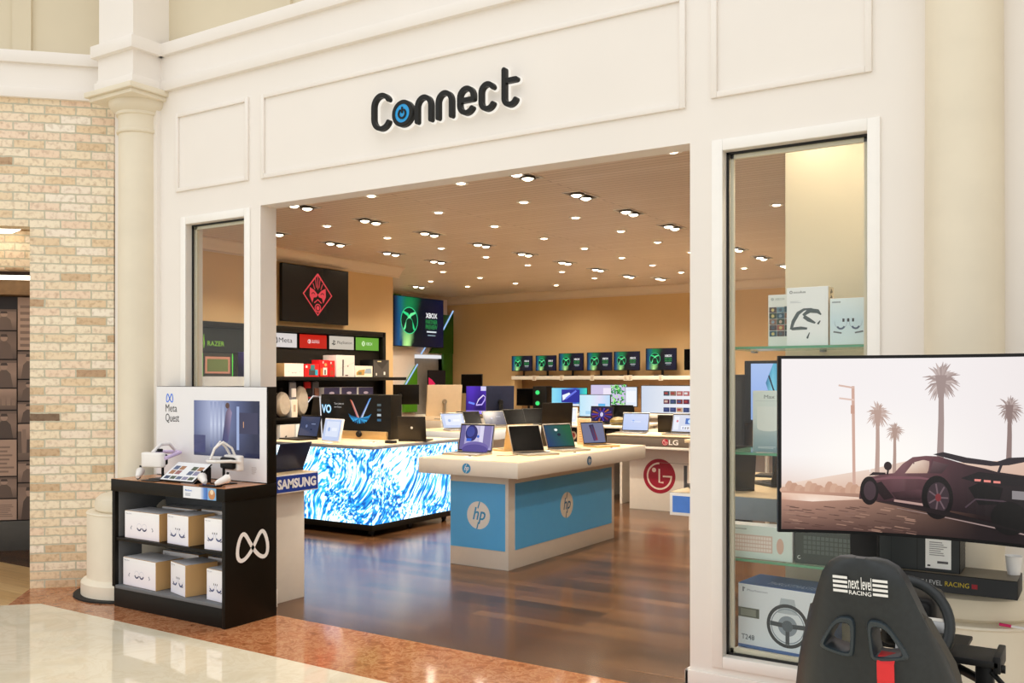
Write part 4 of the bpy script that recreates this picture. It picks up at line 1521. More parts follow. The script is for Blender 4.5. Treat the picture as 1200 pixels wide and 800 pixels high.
# ================================================================== shelving along the side wall
SX = LWX
t = thing('shelf_wall', 'black console shelf unit with lit brand headers along the tan side wall', 'shelf unit', (SX, 7.0, 0))
SY0, SY1 = 5.6, 9.36
bm = bx(bmesh.new(), .0, .035, SY0 - 7, SY1 - 7, 0, 2.165, 0, .003)
obj('back_panel', bm, BLACK, t)
bm = bx(bmesh.new(), 0, .10, SY0 - 7, SY1 - 7, 2.10, 2.165, 0, .003)
bx(bm, 0, .10, SY1 - 7 - .06, SY1 - 7, 0, 2.165, 0, .003)
bx(bm, 0, .10, SY0 - 7, SY0 - 7 + .05, 0, 2.165, 0, .003)
obj('frame', bm, BLACK, t)
obj('shelf', box(.035, .36, SY0 - 7, SY1 - 6.9, 1.545, 1.585, .003), BLACK, t)
obj('shelf', box(.035, .33, SY0 - 7, SY1 - 7, 1.10, 1.13, .003), BLACK, t)
obj('shelf', box(.035, .36, SY0 - 7, SY1 - 7, .62, .65, .003), BLACK, t)
obj('shelf_edge', box(.36, .364, SY0 - 7, 7.2 - 7, 1.485, 1.585), M('grey_shelf_edge', 'b9bcc0', .4), t)
def header(y0, y1, face, draw):
    o = obj('header_sign', box(.035, .055, y0 - 7, y1 - 7, 1.922, 2.088, .002), BLACKP, t)
    P = Pic(y1 - y0 - .006, .16, face)
    draw(P, y1 - y0 - .006, .16)
    P.build('lit_face', o, (.0552, y0 - 7 + .003, 1.925), rz=90, mat=SCREEN)
def h_meta(P, w, h):
    infinity(P, w * .22, h * .5, w * .19, h * .38, .014, '2c2c2e')
    P.text('Meta', w * .37, h * .34, w * .84, h * .68, '2c2c2e', .0)
def h_switch(P, w, h):
    P.ring(w * .35, h * .5, h * .13, h * .05, 'f4d8d4')
    P.rect(w * .35, h * .37, w * .40, h * .63, 'f4d8d4')
    P.text('NINTENDO', w * .44, h * .55, w * .72, h * .62, 'f4d8d4', .0)
    P.text('SWITCH', w * .44, h * .38, w * .72, h * .52, 'f4d8d4', .02)
def h_ps(P, w, h):
    P.line([(w * .17, h * .3), (w * .17, h * .68), (w * .22, h * .62), (w * .215, h * .5)], h * .08, '2c2c2e')
    P.line([(w * .10, h * .38), (w * .17, h * .44)], h * .07, '2c2c2e')
    P.line([(w * .17, h * .34), (w * .25, h * .42)], h * .07, '2c2c2e')
    P.text('PlayStation', w * .32, h * .36, w * .92, h * .64, '2c2c2e', .0)
def h_xbox(P, w, h):
    xlogo(P, w * .33, h * .52, h * .2, 'd8f0c0', '5aa828')
    P.text('XBOX', w * .44, h * .40, w * .72, h * .64, 'e4f4d4', .0)
header(7.38, 7.83, 'd9d2d0', h_meta)
header(7.868, 8.32, 'c01c10', h_switch)
header(8.36, 8.80, 'c9bfb0', h_ps)
header(8.83, 9.27, '6aa83a', h_xbox)
o = obj('header_sign', box(.035, .045, 6.15 - 7, 7.12 - 7, 1.84, 2.10, .002), BLACKP, t)
P = Pic(.95, .25, '26251e')
P.text('RAZER', .40, .065, .62, .115, '8fc43a', .0)
for i in range(3):
    P.line([(.29 + .03 * i, .04), (.315 + .02 * i, .09), (.28 + .035 * i, .14), (.33 + .012 * i, .185)], [.006, .013, .011, .003], '8fc43a')
P.build('lit_face', o, (.0452, 6.16 - 7, 1.845), rz=90, mat=SCREEN)

# goods on the shelf under the headers
SZ = 1.586
def side_eye(P):
    P.rect(0, 0, P.w, P.h, 'e6d9d6')
    for sg in (-1, 1):
        P.ring(P.w * (.5 + sg * .07), P.h * .36, P.h * .09, P.h * .03, '55506a', 190, 350)
    P.rect(P.w * .2, P.h * .36, P.w * .23, P.h * .4, '8a8088')
    P.rect(P.w * .78, P.h * .36, P.w * .81, P.h * .4, '8a8088')
def red_console(P):
    w, h = P.w, P.h
    P.rect(0, 0, w, h, 'd01818')
    P.rect(w * .30, h * .1, w * .74, h * .62, '3c3c40')
    P.rect(w * .42, h * .5, w * .7, h * .95, '2a6f78')
    P.rect(w * .74, h * .12, w * .92, h * .56, '2aa0c0')
    P.rect(w * .08, h * .7, w * .2, h * .9, 'f0d0d0')
def red_game(P):
    w, h = P.w, P.h
    P.rect(0, 0, w, h, 'c8141c')
    P.rect(w * .1, h * .08, w * .3, h * .5, 'e86a2a')
    P.rect(w * .36, h * .1, w * .8, h * .55, 'e8e0dc')
    P.rect(w * .5, h * .12, w * .66, h * .42, '2a2a2e')
    P.circ(w * .65, h * .72, w * .13, 'd8a060')
    P.rect(w * .3, h * .8, w * .42, h * .93, 'f0d8d8')
def red_side(P):
    w, h = P.w, P.h
    P.rect(0, 0, w, h, 'c8141c')
    P.circ(w * .55, h * .66, w * .22, '8a3a20')
    P.rect(w * .2, h * .1, w * .8, h * .4, 'a04028')
    P.rect(w * .2, h * .8, w * .4, h * .93, 'f0d8d8')
def white_console(P):
    w, h = P.w, P.h
    P.rect(0, 0, w, h, 'dccfca')
    P.line([(0, h * .32), (w, h * .68)], h * .008, 'd89a90')
    P.poly([(w * .30, h * .03), (w * .38, h * .03), (w * .39, h * .8), (w * .31, h * .8)], '2a2426')
    P.circ(w * .62, h * .5, w * .04, '8a7a78')
    P.circ(w * .55, h * .06, w * .1, '3a3236', ry=h * .03)
def landscape_pic(P):
    w, h = P.w, P.h
    P.rect(0, 0, w, h, 'e8dcc8')
    P.poly([(w * .05, h * .15), (w * .5, h * .15), (w * .55, h * .7), (w * .2, h * .6), (w * .05, h * .4)], 'b08a4a')
    P.rect(w * .15, h * .2, w * .35, h * .45, '6a6a48')
    P.poly([(w * .5, h * .3), (w * .95, h * .3), (w * .9, h * .8), (w * .6, h * .75)], '8fa0b0')
def black_console(P):
    w, h = P.w, P.h
    P.rect(0, 0, w, h, '332f2e')
    P.poly([(0, h), (w * .55, h * .45), (w, h), (w, 0), (0, 0)], '4a4642')
    P.rect(w * .25, h * .88, w * .5, h * .94, 'd8d0a0')
    P.rect(w * .15, h * .08, w * .22, h * .22, 'e8e4dc')
    P.rect(w * .65, h * .12, w * .75, h * .3, 'e8e4dc')
G1 = 'game cartons on the console shelf'
for y0, y1, h, m, fr, lab, dd in (
    (7.36, 7.655, .150, CARTON, side_eye, 'white headset carton with a kraft end on the console shelf', .20),
    (7.665, 7.90, .145, M('red_card', 'c8141c', .5), red_console, 'low red console carton with a dark picture on the shelf', .12),
    (7.91, 8.06, .195, M('red_card', 'c8141c', .5), red_game, 'tall red console carton with a white console picture', .13),
    (8.065, 8.16, .19, M('red_card', 'c8141c', .5), red_side, 'narrow red game carton between the tall red and big white ones', .13),
    (8.19, 8.50, .258, WCARD, white_console, 'biggest white console carton with a dark upright bar on the shelf', .22),
    (8.515, 8.825, .135, WCARD, landscape_pic, 'white carton with a landscape picture beside the black one', .15),
    (8.84, 9.14, .215, BLACKP, black_console, 'black console carton at the far end of the console shelf', .22)):
    carton('game_carton', lab, 'carton', (SX + .34 - dd / 2, (y0 + y1) / 2, SZ), 90, y1 - y0, dd, h, m, fr, None, None, G1)
def glow_set(P):
    w, h = P.w, P.h
    P.rect(0, 0, w, h, '26261e')
    P.rect(w * .1, h * .12, w * .9, h * .85, 'b07a6a')
    P.rect(w * .16, h * .2, w * .84, h * .75, '5a6a3a')
    P.rect(0, 0, w * .03, h, '4ad040')
    P.rect(w * .97, 0, w, h, '4ad040')
carton('lit_display', 'small display framed with green lines behind the small window', 'display', (SX + .25, 6.48, SZ), 90, .40, .1, .24, BLACKP, glow_set)
carton('accessory_carton', 'violet accessory carton behind the small window', 'carton', (SX + .25, 6.93, SZ), 90, .18, .12, .26, M('violet_card', '4a3a8a', .5), lambda P: P.rect(P.w * .1, P.h * .1, P.w * .9, P.h * .3, 'd8d0e8') or P.rect(P.w * .2, P.h * .45, P.w * .8, P.h * .9, '5a4aa0'))
# hanging and standing goods below
def case(y, z, w, h, lab):
    tt = thing('headset_case', lab, 'case', (SX + .24, y, z), 90, 'grey headset cases under the console shelf')
    bm = lathe(bmesh.new(), [(0, 0), (.5, .0), (.62, .2), (.66, .5), (.62, .8), (.5, 1.0), (0, 1.0)], 28)
    for v in bm.verts:
        v.co = Vector((v.co.x * w / 1.3, (v.co.z - .5) * .13, v.co.y * h / 1.3 + h / 2))
    obj('shell', bm, GREYP, tt)
    obj('zip_band', tube(bmesh.new(), [(math.cos(R(a)) * w * .51, 0, h / 2 + math.sin(R(a)) * h * .51) for a in range(0, 360, 15)], .006, 6, closed=True), SATIN, tt)
    obj('loop', tube(bmesh.new(), [(.0, -.02, h), (.0, -.02, h + .04), (.0, .02, h + .04), (.0, .02, h)], .005, 6), SATIN, tt)
case(7.41, 1.131, .20, .285, 'grey felt headset case nearest the kiosk under the console shelf')
case(7.69, 1.131, .19, .35, 'grey felt headset case farther along under the console shelf')
def cream_label(P):
    P.rect(0, 0, P.w, P.h, 'dccdbc')
    P.rect(P.w * .3, P.h * .3, P.w * .7, P.h * .7, 'b09a86')
carton('strap_carton', 'pale strap carton between the grey headset cases', 'carton', (SX + .26, 7.545, 1.131), 90, .09, .1, .20, WCARD, cream_label)
def scribble(P):
    P.rect(0, 0, P.w, P.h, 'ded2c6')
    P.line([(P.w * .25, P.h * .55), (P.w * .4, P.h * .7), (P.w * .3, P.h * .4), (P.w * .6, P.h * .4), (P.w * .75, P.h * .6), (P.w * .6, P.h * .65), (P.w * .75, P.h * .4)], P.h * .06, '26201e')
carton('strap_carton', 'white carton with a looping black strap picture low on the shelves', 'carton', (SX + .26, 7.43, .651), 90, .22, .12, .40, WCARD, scribble)
carton('strap_carton', 'plain white carton beside the strap picture carton', 'carton', (SX + .26, 7.64, .651), 90, .16, .12, .40, WCARD)
t2 = thing('headset_stand', 'dark tapered stand outlined with a white lit edge before the black display board', 'stand', (-7.60, 7.70, .9), 30)
obj('body', prism(bmesh.new(), [(-.085, 0), (.075, 0), (.055, .45), (-.015, .45)], -.03, .03, Matrix.Rotation(R(90), 4, 'X')), DARKA, t2)
obj('lit_edge', tube(bmesh.new(), [(-.075, -.036, .40), (-.02, -.036, .47), (.06, -.036, .465), (.085, -.036, 0)], .006, 6), WHITELED, t2)
for i, y in enumerate((7.55, 7.85, 7.98)):
    tt = thing('hanging_pack', ('slim accessory pack hanging nearest the kiosk under the shelf', 'red topped accessory pack hanging under the red cartons', 'accessory pack hanging under the big white carton')[i], 'pack', (SX + (.27, .20, .20)[i], y, 1.335), 90, 'accessory packs hanging under the console shelf')
    obj('card', box(-.05, .05, -.01, .01, 0, .19, .003), (M('slate_card', '6a6a74', .5), M('red_card', 'c8141c', .5), M('slate_card', '6a6a74', .5))[i], tt)
    obj('blister', box(-.035, .035, -.03, -.01, .02, .12, .008), (WPLAS, SATIN, M('rust_card', '8a5a4a', .5))[i], tt)
    obj('hook', tube(bmesh.new(), [(0, -.03, .2), (0, .06, .21), (0, .20, .215)], .003, 6), STEEL, tt)
for i, y in enumerate((8.17, 8.47, 8.77)):
    carton('controller_carton', ('first', 'second', 'third')[i] + ' pale controller carton along the row below the console shelf', 'carton', (SX + .22, y, 1.131), 90, .27, .12, .33, WCARD, (lambda P: (P.rect(0, 0, P.w, P.h, 'cfc0b4'), P.rect(0, P.h * .6, P.w, P.h, '2c2850'), P.circ(P.w * .5, P.h * .8, P.w * .16, 'b8b0c8', ry=P.h * .05))), group='controller cartons below the console shelf')

# television above the shelves
t = thing('television', 'black wall television with a red diamond mask emblem on the tan side wall', 'television', (SX, 8.13, 2.225))
obj('panel', box(.03, .075, -.55, .55, 0, .665, .004), BLACKP, t)
obj('wall_bracket', box(.0, .03, -.25, .25, .15, .5), SATIN, t)
P = Pic(1.085, .645, '0d0b09')
RC = 'd8424a'
cx, cy = .56, .33
hw, hh = .235, .245
P.line([(cx, cy + hh), (cx + hw, cy), (cx, cy - hh), (cx - hw, cy), (cx, cy + hh), (cx + hw * .02, cy + hh * .98)], .020, RC)
for a, b in (((0, .24), (0, .06)), ((-.04, .19), (-.02, .08)), ((.04, .19), (.02, .08)), ((-.08, .13), (-.05, .06)), ((.08, .13), (.05, .06))):
    P.line([(cx + a[0], cy + a[1]), (cx + b[0], cy + b[1])], .010, RC)
for sg in (-1, 1):
    P.poly([(cx, cy), (cx + sg * .06, cy + .05), (cx + sg * .13, cy + .08), (cx + sg * .135, cy - .02), (cx + sg * .09, cy - .1), (cx + sg * .07, cy - .04), (cx + sg * .02, cy - .03)], RC)
    P.ring(cx + sg * .075, cy - .01, .028, .010, '0d0b09', 20, 160)
P.ring(cx, cy - .16, .045, .013, RC)
P.circ(cx, cy - .16, .026, RC)
P.line([(cx - .06, cy - .10), (cx, cy - .06), (cx + .06, cy - .10)], .014, RC)
P.build('screen', t, (.0755, -.5425, .01), rz=90, mat=SCREEN)

# green and white console display in the recess
XX = -10.30
t = thing('console_display', 'white and green angular console display filling the far shop corner', 'display', (XX, 12.8, 0))
bm = bmesh.new()
for a in ((11.2, 12.35, 0, 3.0), (12.58, 12.72, 0, 2.0), (13.50, 13.66, 0, 2.0), (12.35, 13.66, 2.0, 3.0), (12.35, 12.58, 0, 2.0), (12.72, 13.50, 0, .95)):
    bx(bm, .0, .10, a[0] - 12.8, a[1] - 12.8, a[2], a[3])
obj('white_panel', bm, M('white_display_panel', 'e6d8cc', .4, vary=.01), t)
obj('niche_back', box(0, .02, -.08, .70, .95, 2.0), M('niche_grey', '9a948c', .5), t)
obj('light_panel', box(.02, .095, -.075, .69, 1.93, 1.99), WHITELED, t)
obj('green_post', box(.0, .14, .70 + .0, .98, 0, 2.72, .004), DGREEN, t)
X = Matrix.Rotation(R(90), 4, 'Z') @ Matrix.Rotation(R(90), 4, 'X')
bm = prism(bmesh.new(), [(.70, 2.02), (.98, 2.02), (.98, 2.75), (.82, 2.52), (.30, 2.02)], .10, .15, X)
obj('green_wedge', bm, DGREEN, t)
bm = prism(bmesh.new(), [(-1.10, 2.99), (-.50, 2.99), (-.62, 2.86), (-.85, 2.70), (-.98, 2.5), (-1.10, 2.5)], .10, .16, X)
obj('green_wedge', bm, GREEN, t)
bm = prism(bmesh.new(), [(-.42, 1.0), (-.08, 1.0), (-.08, 1.80), (-.42, 1.42)], .10, .16, X)
obj('green_wedge', bm, GREEN, t)
bm = prism(bmesh.new(), [(-1.1, 1.0), (-.72, 1.0), (-.72, 1.98), (-1.1, 1.98)], .10, .14, X)
obj('green_panel', bm, GREEN, t)
for a, b in (((.66, 2.45), (.95, 2.80)), ((.02, 2.0), (.16, 2.14)), ((-.42, 1.45), (-.08, 1.82))):
    bm = bmesh.new()
    rod(bm, (.165, a[0], a[1]), (.165, b[0], b[1]), .013, seg=8)
    obj('light_strip', bm, LEDSTRIP, t)
obj('shelf', box(.1, .36, -.08, .70, .90, .95, .003), WHITE, t)
obj('white_glow', box(.105, .11, -.06, .64, .55, .88), WHITELED, t)
t = thing('television', 'large wall television with a green ball emblem in the far corner', 'television', (XX + .10, 12.70, 2.115))
obj('panel', box(.07, .12, -.69, .69, 0, .85, .004), BLACKP, t)
obj('wall_bracket', box(.0, .07, -.25, .25, .2, .6), SATIN, t)
P = Pic(1.36, .83)
console_preview(P)
P.build('screen', t, (.1205, -.68, .01), rz=90, mat=SCREEN)
def red_splash(P):
    w, h = P.w, P.h
    P.rect(0, 0, w, h, '0b0a10')
    P.poly([(0, h * .78), (w * .2, h * .7), (w * .4, h * .56), (w * .22, h * .5), (w * .25, h * .36), (0, h * .42)], 'd81e50')
    P.line([(w * .05, h * .16), (w * .35, h * .2), (w * .6, h * .26)], h * .05, 'd81e50')
    P.circ(w * .52, h * .24, w * .13, 'd81e50', ry=h * .07)
monitor((XX + .24, 13.16, .951), 90, 'dark screen with a pink red splash in the lit white niche', .50, .55, .22, red_splash, tilt=0, foot=(.12, .08))

# ================================================================== ceiling lamps
def twin():
    t = thing('ceiling_spotlight', 'recessed twin spotlight tray in the boarded shop ceiling', 'ceiling light', (0, 0, CZ), 0, 'twin spotlight trays in the shop ceiling')
    bm = bmesh.new()
    for a in ((-.085, -.075, -.17, .17), (.075, .085, -.17, .17), (-.085, .085, -.17, -.16), (-.085, .085, .16, .17)):
        bx(bm, a[0], a[1], a[2], a[3], -.008, -.0003)
    obj('tray', bm, WHITE, t)
    obj('recess', box(-.075, .075, -.16, .16, -.003, -.0003), M('lamp_recess', '8a8078', .5), t)
    for y in (-.078, .078):
        o = obj('lamp', lathe(bmesh.new(), [(.050, -.0035), (.058, -.012), (.060, -.022), (.046, -.020), (.044, -.010), (0, -.009)], 20), STEEL, t, (0, y, 0))
        obj('bulb', lathe(bmesh.new(), [(0, -.034), (.022, -.031), (.038, -.022), (.042, -.0125), (.042, -.0115), (0, -.0115)], 16), BULB, o)
    return t
def single():
    t = thing('ceiling_downlight', 'small round recessed downlight in the boarded shop ceiling', 'ceiling light', (0, 0, CZ), 0, 'round downlights in the shop ceiling')
    obj('trim_ring', lathe(bmesh.new(), [(.037, -.0004), (.062, -.0004), (.062, -.005), (.045, -.008), (.037, -.005)], 24), WHITE, t)
    obj('bulb', lathe(bmesh.new(), [(0, -.013), (.020, -.012), (.032, -.008), (.036, -.0006), (0, -.0006)], 20), DOWNB, t)
    return t
ROWS = (5.80, 6.70, 7.60, 8.54, 9.44, 10.40, 11.30, 12.26)
TW = [(-3.65, y) for y in ROWS[:8]] + [(-5.90, y) for y in ROWS] + [(-7.20, y) for y in ROWS[1:5]] + [(-9.38, 11.8), (-1.5, 5.8), (-1.5, 7.6), (-5.65, 12.8)]
SG = [(-4.20, y) for y in ROWS] + [(-5.10, y) for y in ROWS] + [(-6.46, y) for y in ROWS[1:]] + [(-7.84, y) for y in ROWS[5:]] + [(-8.75, y) for y in ROWS[5:]] + [(-2.45, 5.75), (-2.45, 7.98), (-7.45, 12.85), (-2.45, 9.9)]
tw, sg = twin(), single()
def spot(x, y, e, ang=120, blend=.9, col=(1, .86, .68), r=.05):
    l = bpy.data.lights.new('ceiling_lamp_light', 'SPOT')
    l.energy = e
    l.color = col
    l.spot_size = R(ang)
    l.spot_blend = blend
    l.shadow_soft_size = r
    o = bpy.data.objects.new('ceiling_lamp_light', l)
    COL.objects.link(o)
    o.location = (x, y, CZ - .04)
for i, (x, y) in enumerate(TW):
    if i == 0:
        tw.location = (x, y, CZ)
    else:
        dup(tw, (x, y, CZ))
    spot(x, y, 105)
for i, (x, y) in enumerate(SG):
    if i == 0:
        sg.location = (x, y, CZ)
    else:
        dup(sg, (x, y, CZ))
    spot(x, y, 40, 160, 1.0)

# ================================================================== large window display
for x in (-1.32, -.80):
    dup(sg, (x, 4.72, CZ), label='small round recessed downlight above the large window display')
    spot(x, 4.72, 14, 150, 1.0)
t = thing('glass_shelving', 'three clear glass shelves on small clips inside the large window', 'shelf', (-1.27, 4.68, 0))
GSH = M('green_glass_edge', '5f9f7c', .1)
gm = bpy.data.materials.new('shelf_glass')
gm.use_nodes = True
_b = gm.node_tree.nodes['Principled BSDF']
_b.inputs['Base Color'].default_value = lin('9fd8b8')
_b.inputs['Alpha'].default_value = .35
_b.inputs['Roughness'].default_value = .05
for z in (1.715, 1.19, .66):
    o = obj('glass_shelf', box(-.39, .44, -.13, .25, z - .012, z, 0), gm, t, smooth=0)
    obj('front_edge', box(-.39, .44, -.132, -.13, z - .012, z), GSH, o)
    bm = bmesh.new()
    for x in (-.36, .0, .40):
        bx(bm, x - .012, x + .012, .22, .27, z - .022, z - .012, 0, .002)
    obj('clip', bm, STEEL, o)
def mosaic(P):
    w, h = P.w, P.h
    P.rect(0, 0, w, h, 'eef2f0')
    xlogo(P, w * .12, h * .92, h * .028, '9aa8a8', 'eef2f0')
    P.text('XBOX', w * .2, h * .90, w * .5, h * .94, '9aa8a8', 0)
    rnd = random.Random(4)
    for j in range(5):
        P.up()
        for i in range(4):
            P.rect(w * (.03 + .235 * i), h * (.2 + .115 * j), w * (.255 + .235 * i), h * (.305 + .115 * j), rnd.choice(['5a4a4a', '3a5a6a', '8a6a5a', '2a3a4a', 'a05a4a', '6a8a9a', '3a4a3a']), False)
            P.circ(w * (.14 + .235 * i), h * (.25 + .115 * j), w * .05, rnd.choice(['c8b0a0', '8aa0b0', 'd0c080', '506070']), n=8)
    P.rect(w * .5, h * .66, w * .95, h * .775, '34525e')
    P.ring(w * .72, h * .715, w * .09, w * .02, '8aa8b0')
def visor_art(P):
    w, h = P.w, P.h
    P.rect(0, 0, w, h, 'f2f3f4')
    P.ring(w * .1, h * .925, w * .03, w * .014, '3a3a40')
    P.text('oculus', w * .16, h * .905, w * .46, h * .945, '4a4a50', .01)
    P.lines(w * .08, h * .74, w * .4, h * .78, 2, 'c8ccd0')
    P.line([(w * .10, h * .28), (w * .16, h * .42), (w * .28, h * .56), (w * .42, h * .62), (w * .62, h * .63)], [w * .06, w * .09, w * .09, w * .06, w * .03], '4f5a5c')
    P.line([(w * .12, h * .29), (w * .34, h * .30), (w * .50, h * .29)], [w * .07, w * .08, w * .05], '4f5a5c')
    P.line([(w * .40, h * .52), (w * .56, h * .60), (w * .76, h * .58), (w * .84, h * .52)], [w * .06, w * .12, w * .10, w * .03], '4f5a5c')
    P.line([(w * .42, h * .50), (w * .54, h * .44), (w * .70, h * .38)], [w * .09, w * .10, w * .04], '4f5a5c')
    P.line([(w * .50, h * .12), (w * .56, h * .22)], [w * .05, w * .02], '3f484a')
    P.line([(w * .76, h * .36), (w * .82, h * .42)], [w * .05, w * .02], '3f484a')
def visor_side(P):
    P.rect(0, 0, P.w, P.h, 'efe9d4')
    for i in range(9):
        P.line([(P.w * .3, P.h * (.06 + .105 * i)), (P.w * .7, P.h * (.09 + .105 * i)), (P.w * .4, P.h * (.115 + .105 * i))], P.w * .14, '6a6a5e')
def eyes_art(P):
    w, h = P.w, P.h
    P.vgrad(0, 0, w, h, ['e4f0f2', 'd2e6f0', 'e8f2f4'])
    P.lines(w * .06, h * .9, w * .4, h * .94, 1, '9aa4aa', .8)
    for i in (-1, 0, 1):
        P.line([(w * (.5 + i * .13), h * .49), (w * (.5 + i * .13), h * .56)], w * .055, '34363c')
    for sg in (-1, 1):
        P.ring(w * .5 + sg * w * .2, h * .48, w * .17, w * .012, 'a8b8c4', 150 if sg > 0 else 170, 390 if sg < 0 else 370)
        P.ring(w * .5 + sg * w * .2, h * .42, w * .10, w * .05, '5a6880', 200, 340)
        P.line([(w * (.5 + sg * .18), h * .25), (w * (.5 + sg * .40), h * .28)], w * .04, '6a6e74')
S1, S2, S3 = 1.7155, 1.1905, .6605
carton('console_carton', 'white console carton with a mosaic of game pictures on the top glass shelf', 'carton', (-1.405, 4.775, S1), 0, .17, .12, .265, WCARD, mosaic)
carton('headset_carton', 'tall white carton with a dark strapped headset picture on the top glass shelf', 'carton', (-1.262, 4.65, S1), 0, .20, .10, .285, WCARD, visor_art, visor_side)
carton('headset_carton', 'pale blue headset carton with three dark bars on the top glass shelf', 'carton', (-1.066, 4.66, S1), -2, .175, .13, .225, CARTON, eyes_art, lambda P: P.rect(0, 0, P.w, P.h, 'b8a878'))
def speaker_art(P):
    w, h = P.w, P.h
    P.vgrad(0, 0, w, h, ['8aa4b0', 'a8bec6', 'd8e4e4', 'e2ecea', 'e2ecea'])
    P.text('Max 7', w * .22, h * .88, w * .52, h * .94, '5a6668', .0)
    P.rect(w * .05, h * .84, w * .6, h * .845, 'c0ccd0')
    P.poly(arc(w * .3, h * .4, w * .22, h * .06, 180, 360, 10) + [(w * .52, h * .75), (w * .08, h * .75)], 'eaf0ee')
    P.rect(w * .55, h * .1, w * .8, h * .65, 'e4ecec')
    P.lines(w * .1, h * .06, w * .5, h * .1, 2, 'dfe8ec')
carton('speaker_carton', 'pale blue carton with a white device picture on the middle glass shelf', 'carton', (-1.40, 4.66, S2), 0, .26, .13, .305, WCARD, speaker_art)
def keys_art(P):
    w, h = P.w, P.h
    P.rect(0, 0, w, h, 'd9e6e2')
    P.rect(w * .09, h * .2, w * .70, h * .72, 'd8bcae')
    for j in range(4):
        P.up()
        for i in range(14):
            P.rect(w * (.10 + .042 * i), h * (.23 + .12 * j), w * (.135 + .042 * i), h * (.32 + .12 * j), 'ece0da', False)
    P.circ(w * .82, h * .44, w * .055, 'd8b4a4', ry=h * .24)
    P.lines(w * .03, h * .88, w * .3, h * .93, 1, '8a9490')
    P.rect(w * .03, h * .78, w * .05, h * .83, '5a6460')
def dark_keys_art(P):
    w, h = P.w, P.h
    P.rect(0, 0, w, h, '2e3836')
    for j in range(4):
        P.up()
        for i in range(12):
            P.rect(w * (.14 + .07 * i), h * (.3 + .14 * j), w * (.195 + .07 * i), h * (.41 + .14 * j), '4e5a56', False)
    P.ring(w * .07, h * .17, w * .025, w * .012, 'c8d0cc', 60, 330)
carton('keyboard_carton', 'white carton with a pink keyboard and mouse on the lowest glass shelf', 'carton', (-1.49, 4.63, S3), 0, .325, .1, .165, WCARD, keys_art)
carton('keyboard_carton', 'black carton with a dark keyboard picture on the lowest glass shelf', 'carton', (-1.17, 4.64, S3), 0, .30, .1, .165, BLACKP, dark_keys_art)
def squares(P):
    P.rect(0, 0, P.w, P.h, '1f2423')
    for j in range(2):
        P.rect(P.w * .1, P.h * (.08 + .46 * j), P.w * .9, P.h * (.46 + .46 * j), '2c3331')
carton('keyboard_carton', 'small black carton beside the dark keyboard carton', 'carton', (-.965, 4.64, S3), 0, .10, .1, .165, BLACKP, squares)
struct('trim_15', box(-1.60, -.94, F + .08, 4.948, 0, .215), WHITE)
def wheel_art(P):
    w, h = P.w, P.h
    P.rect(0, 0, w, h, 'e2ebf4')
    P.line([(w * .06, h * .88), (w * .06, h * .95), (w * .08, h * .93)], w * .015, '4a5a70')
    P.text('PlayStation', w * .11, h * .885, w * .36, h * .925, '7a8aa0', 0)
    cx, cy, r = w * .60, h * .44, h * .31
    P.poly([(cx - r * .5, cy + r * .6), (cx + r * .5, cy + r * .6), (cx + r * .35, cy + r * 1.35), (cx - r * .35, cy + r * 1.35)], 'b4c0ca')
    P.circ(cx, cy, r * .5, '8a98a6')
    P.ring(cx, cy, r, r * .17, '2a333c')
    P.ring(cx, cy, r * .84, r * .05, '8a9aa8')
    P.line([(cx - r * .9, cy + r * .05), (cx, cy), (cx + r * .9, cy + r * .05)], r * .22, '3a454f')
    P.line([(cx, cy), (cx, cy - r * .9)], r * .2, '3a454f')
    P.circ(cx, cy, r * .28, '55626e')
    P.rect(0, h * .48, w * .26, h * .63, '5a6058')
    P.rect(w * .03, h * .50, w * .22, h * .61, '8a9086')
    P.text('T248', w * .04, h * .13, w * .2, h * .21, '5a6a7a', .01)
    P.rect(0, 0, w, h * .05, '4a6ea8')
def blue_top(P):
    P.rect(0, 0, P.w, P.h, '3f62a0')
    P.text('TRUSTMASTER', P.w * .3, P.h * .2, P.w * .9, P.h * .5, 'b8c8e4', 0, .3)
carton('wheel_carton', 'white steering wheel carton with a blue top on the window floor', 'carton', (-1.37, 4.68, .2155), -6, .43, .26, .32, M('blue_card', '3f62a0', .5), wheel_art, None, lambda P: (P.rect(0, 0, P.w, P.h, '44679f'), P.text('THRUSTMASTER', P.w * .3, P.h * .2, P.w * .9, P.h * .42, 'b8c8e4', 0, .3)))
# things on the blue edged table behind the window
laptop((-2.00, 5.40, .9), -150, 'large dark laptop seen from behind through the large window', DARKA, None, w=.36, d=.26, ang=104)
laptop((-1.74, 5.84, .9), -130, 'second dark laptop angled behind the first in the large window', DARKA, None, w=.36, d=.26, ang=108)
t = thing('tablet', 'upright tablet with a blue picture seen through the large window', 'tablet', (-1.93, 6.25, .9), 4)
obj('stand', bx(bx(bmesh.new(), -.12, .12, -.08, .1, 0, .015, 0, .004), -.02, .02, .02, .05, .015, .5), SATIN, t)
obj('frame', box(-.20, .14, -.02, .02, .36, .78, .006), SATIN, t)
P = Pic(.28, .38)
P.vgrad(0, 0, .28, .38, ['8aa8e0', '9ab4ec', 'a8c0f0'])
P.poly([(.28, .38), (.15, .38), (.10, .25), (.14, .12), (.22, .02), (.28, 0)], ['1a3a5a', '5ab0d0', '2a6a9a', '8ad8e8', '102a4a', '102a4a'])
P.line([(.12, .30), (.20, .06)], .01, '0a1a30')
P.build('screen', t, (-.155, -.0205, .38), mat=SCREEN)
t = thing('tower_speaker', 'slim black tower speaker standing behind the window table', 'speaker', (-3.02, 8.6, 0), 0)
obj('cabinet', box(-.12, .12, -.12, .12, .03, 1.6, .01), SATIN, t)
obj('base', box(-.16, .16, -.16, .16, 0, .03, .006), BLACKP, t)
obj('grille', box(-.10, .10, -.126, -.12, .3, 1.55, .003), RUBBER, t)
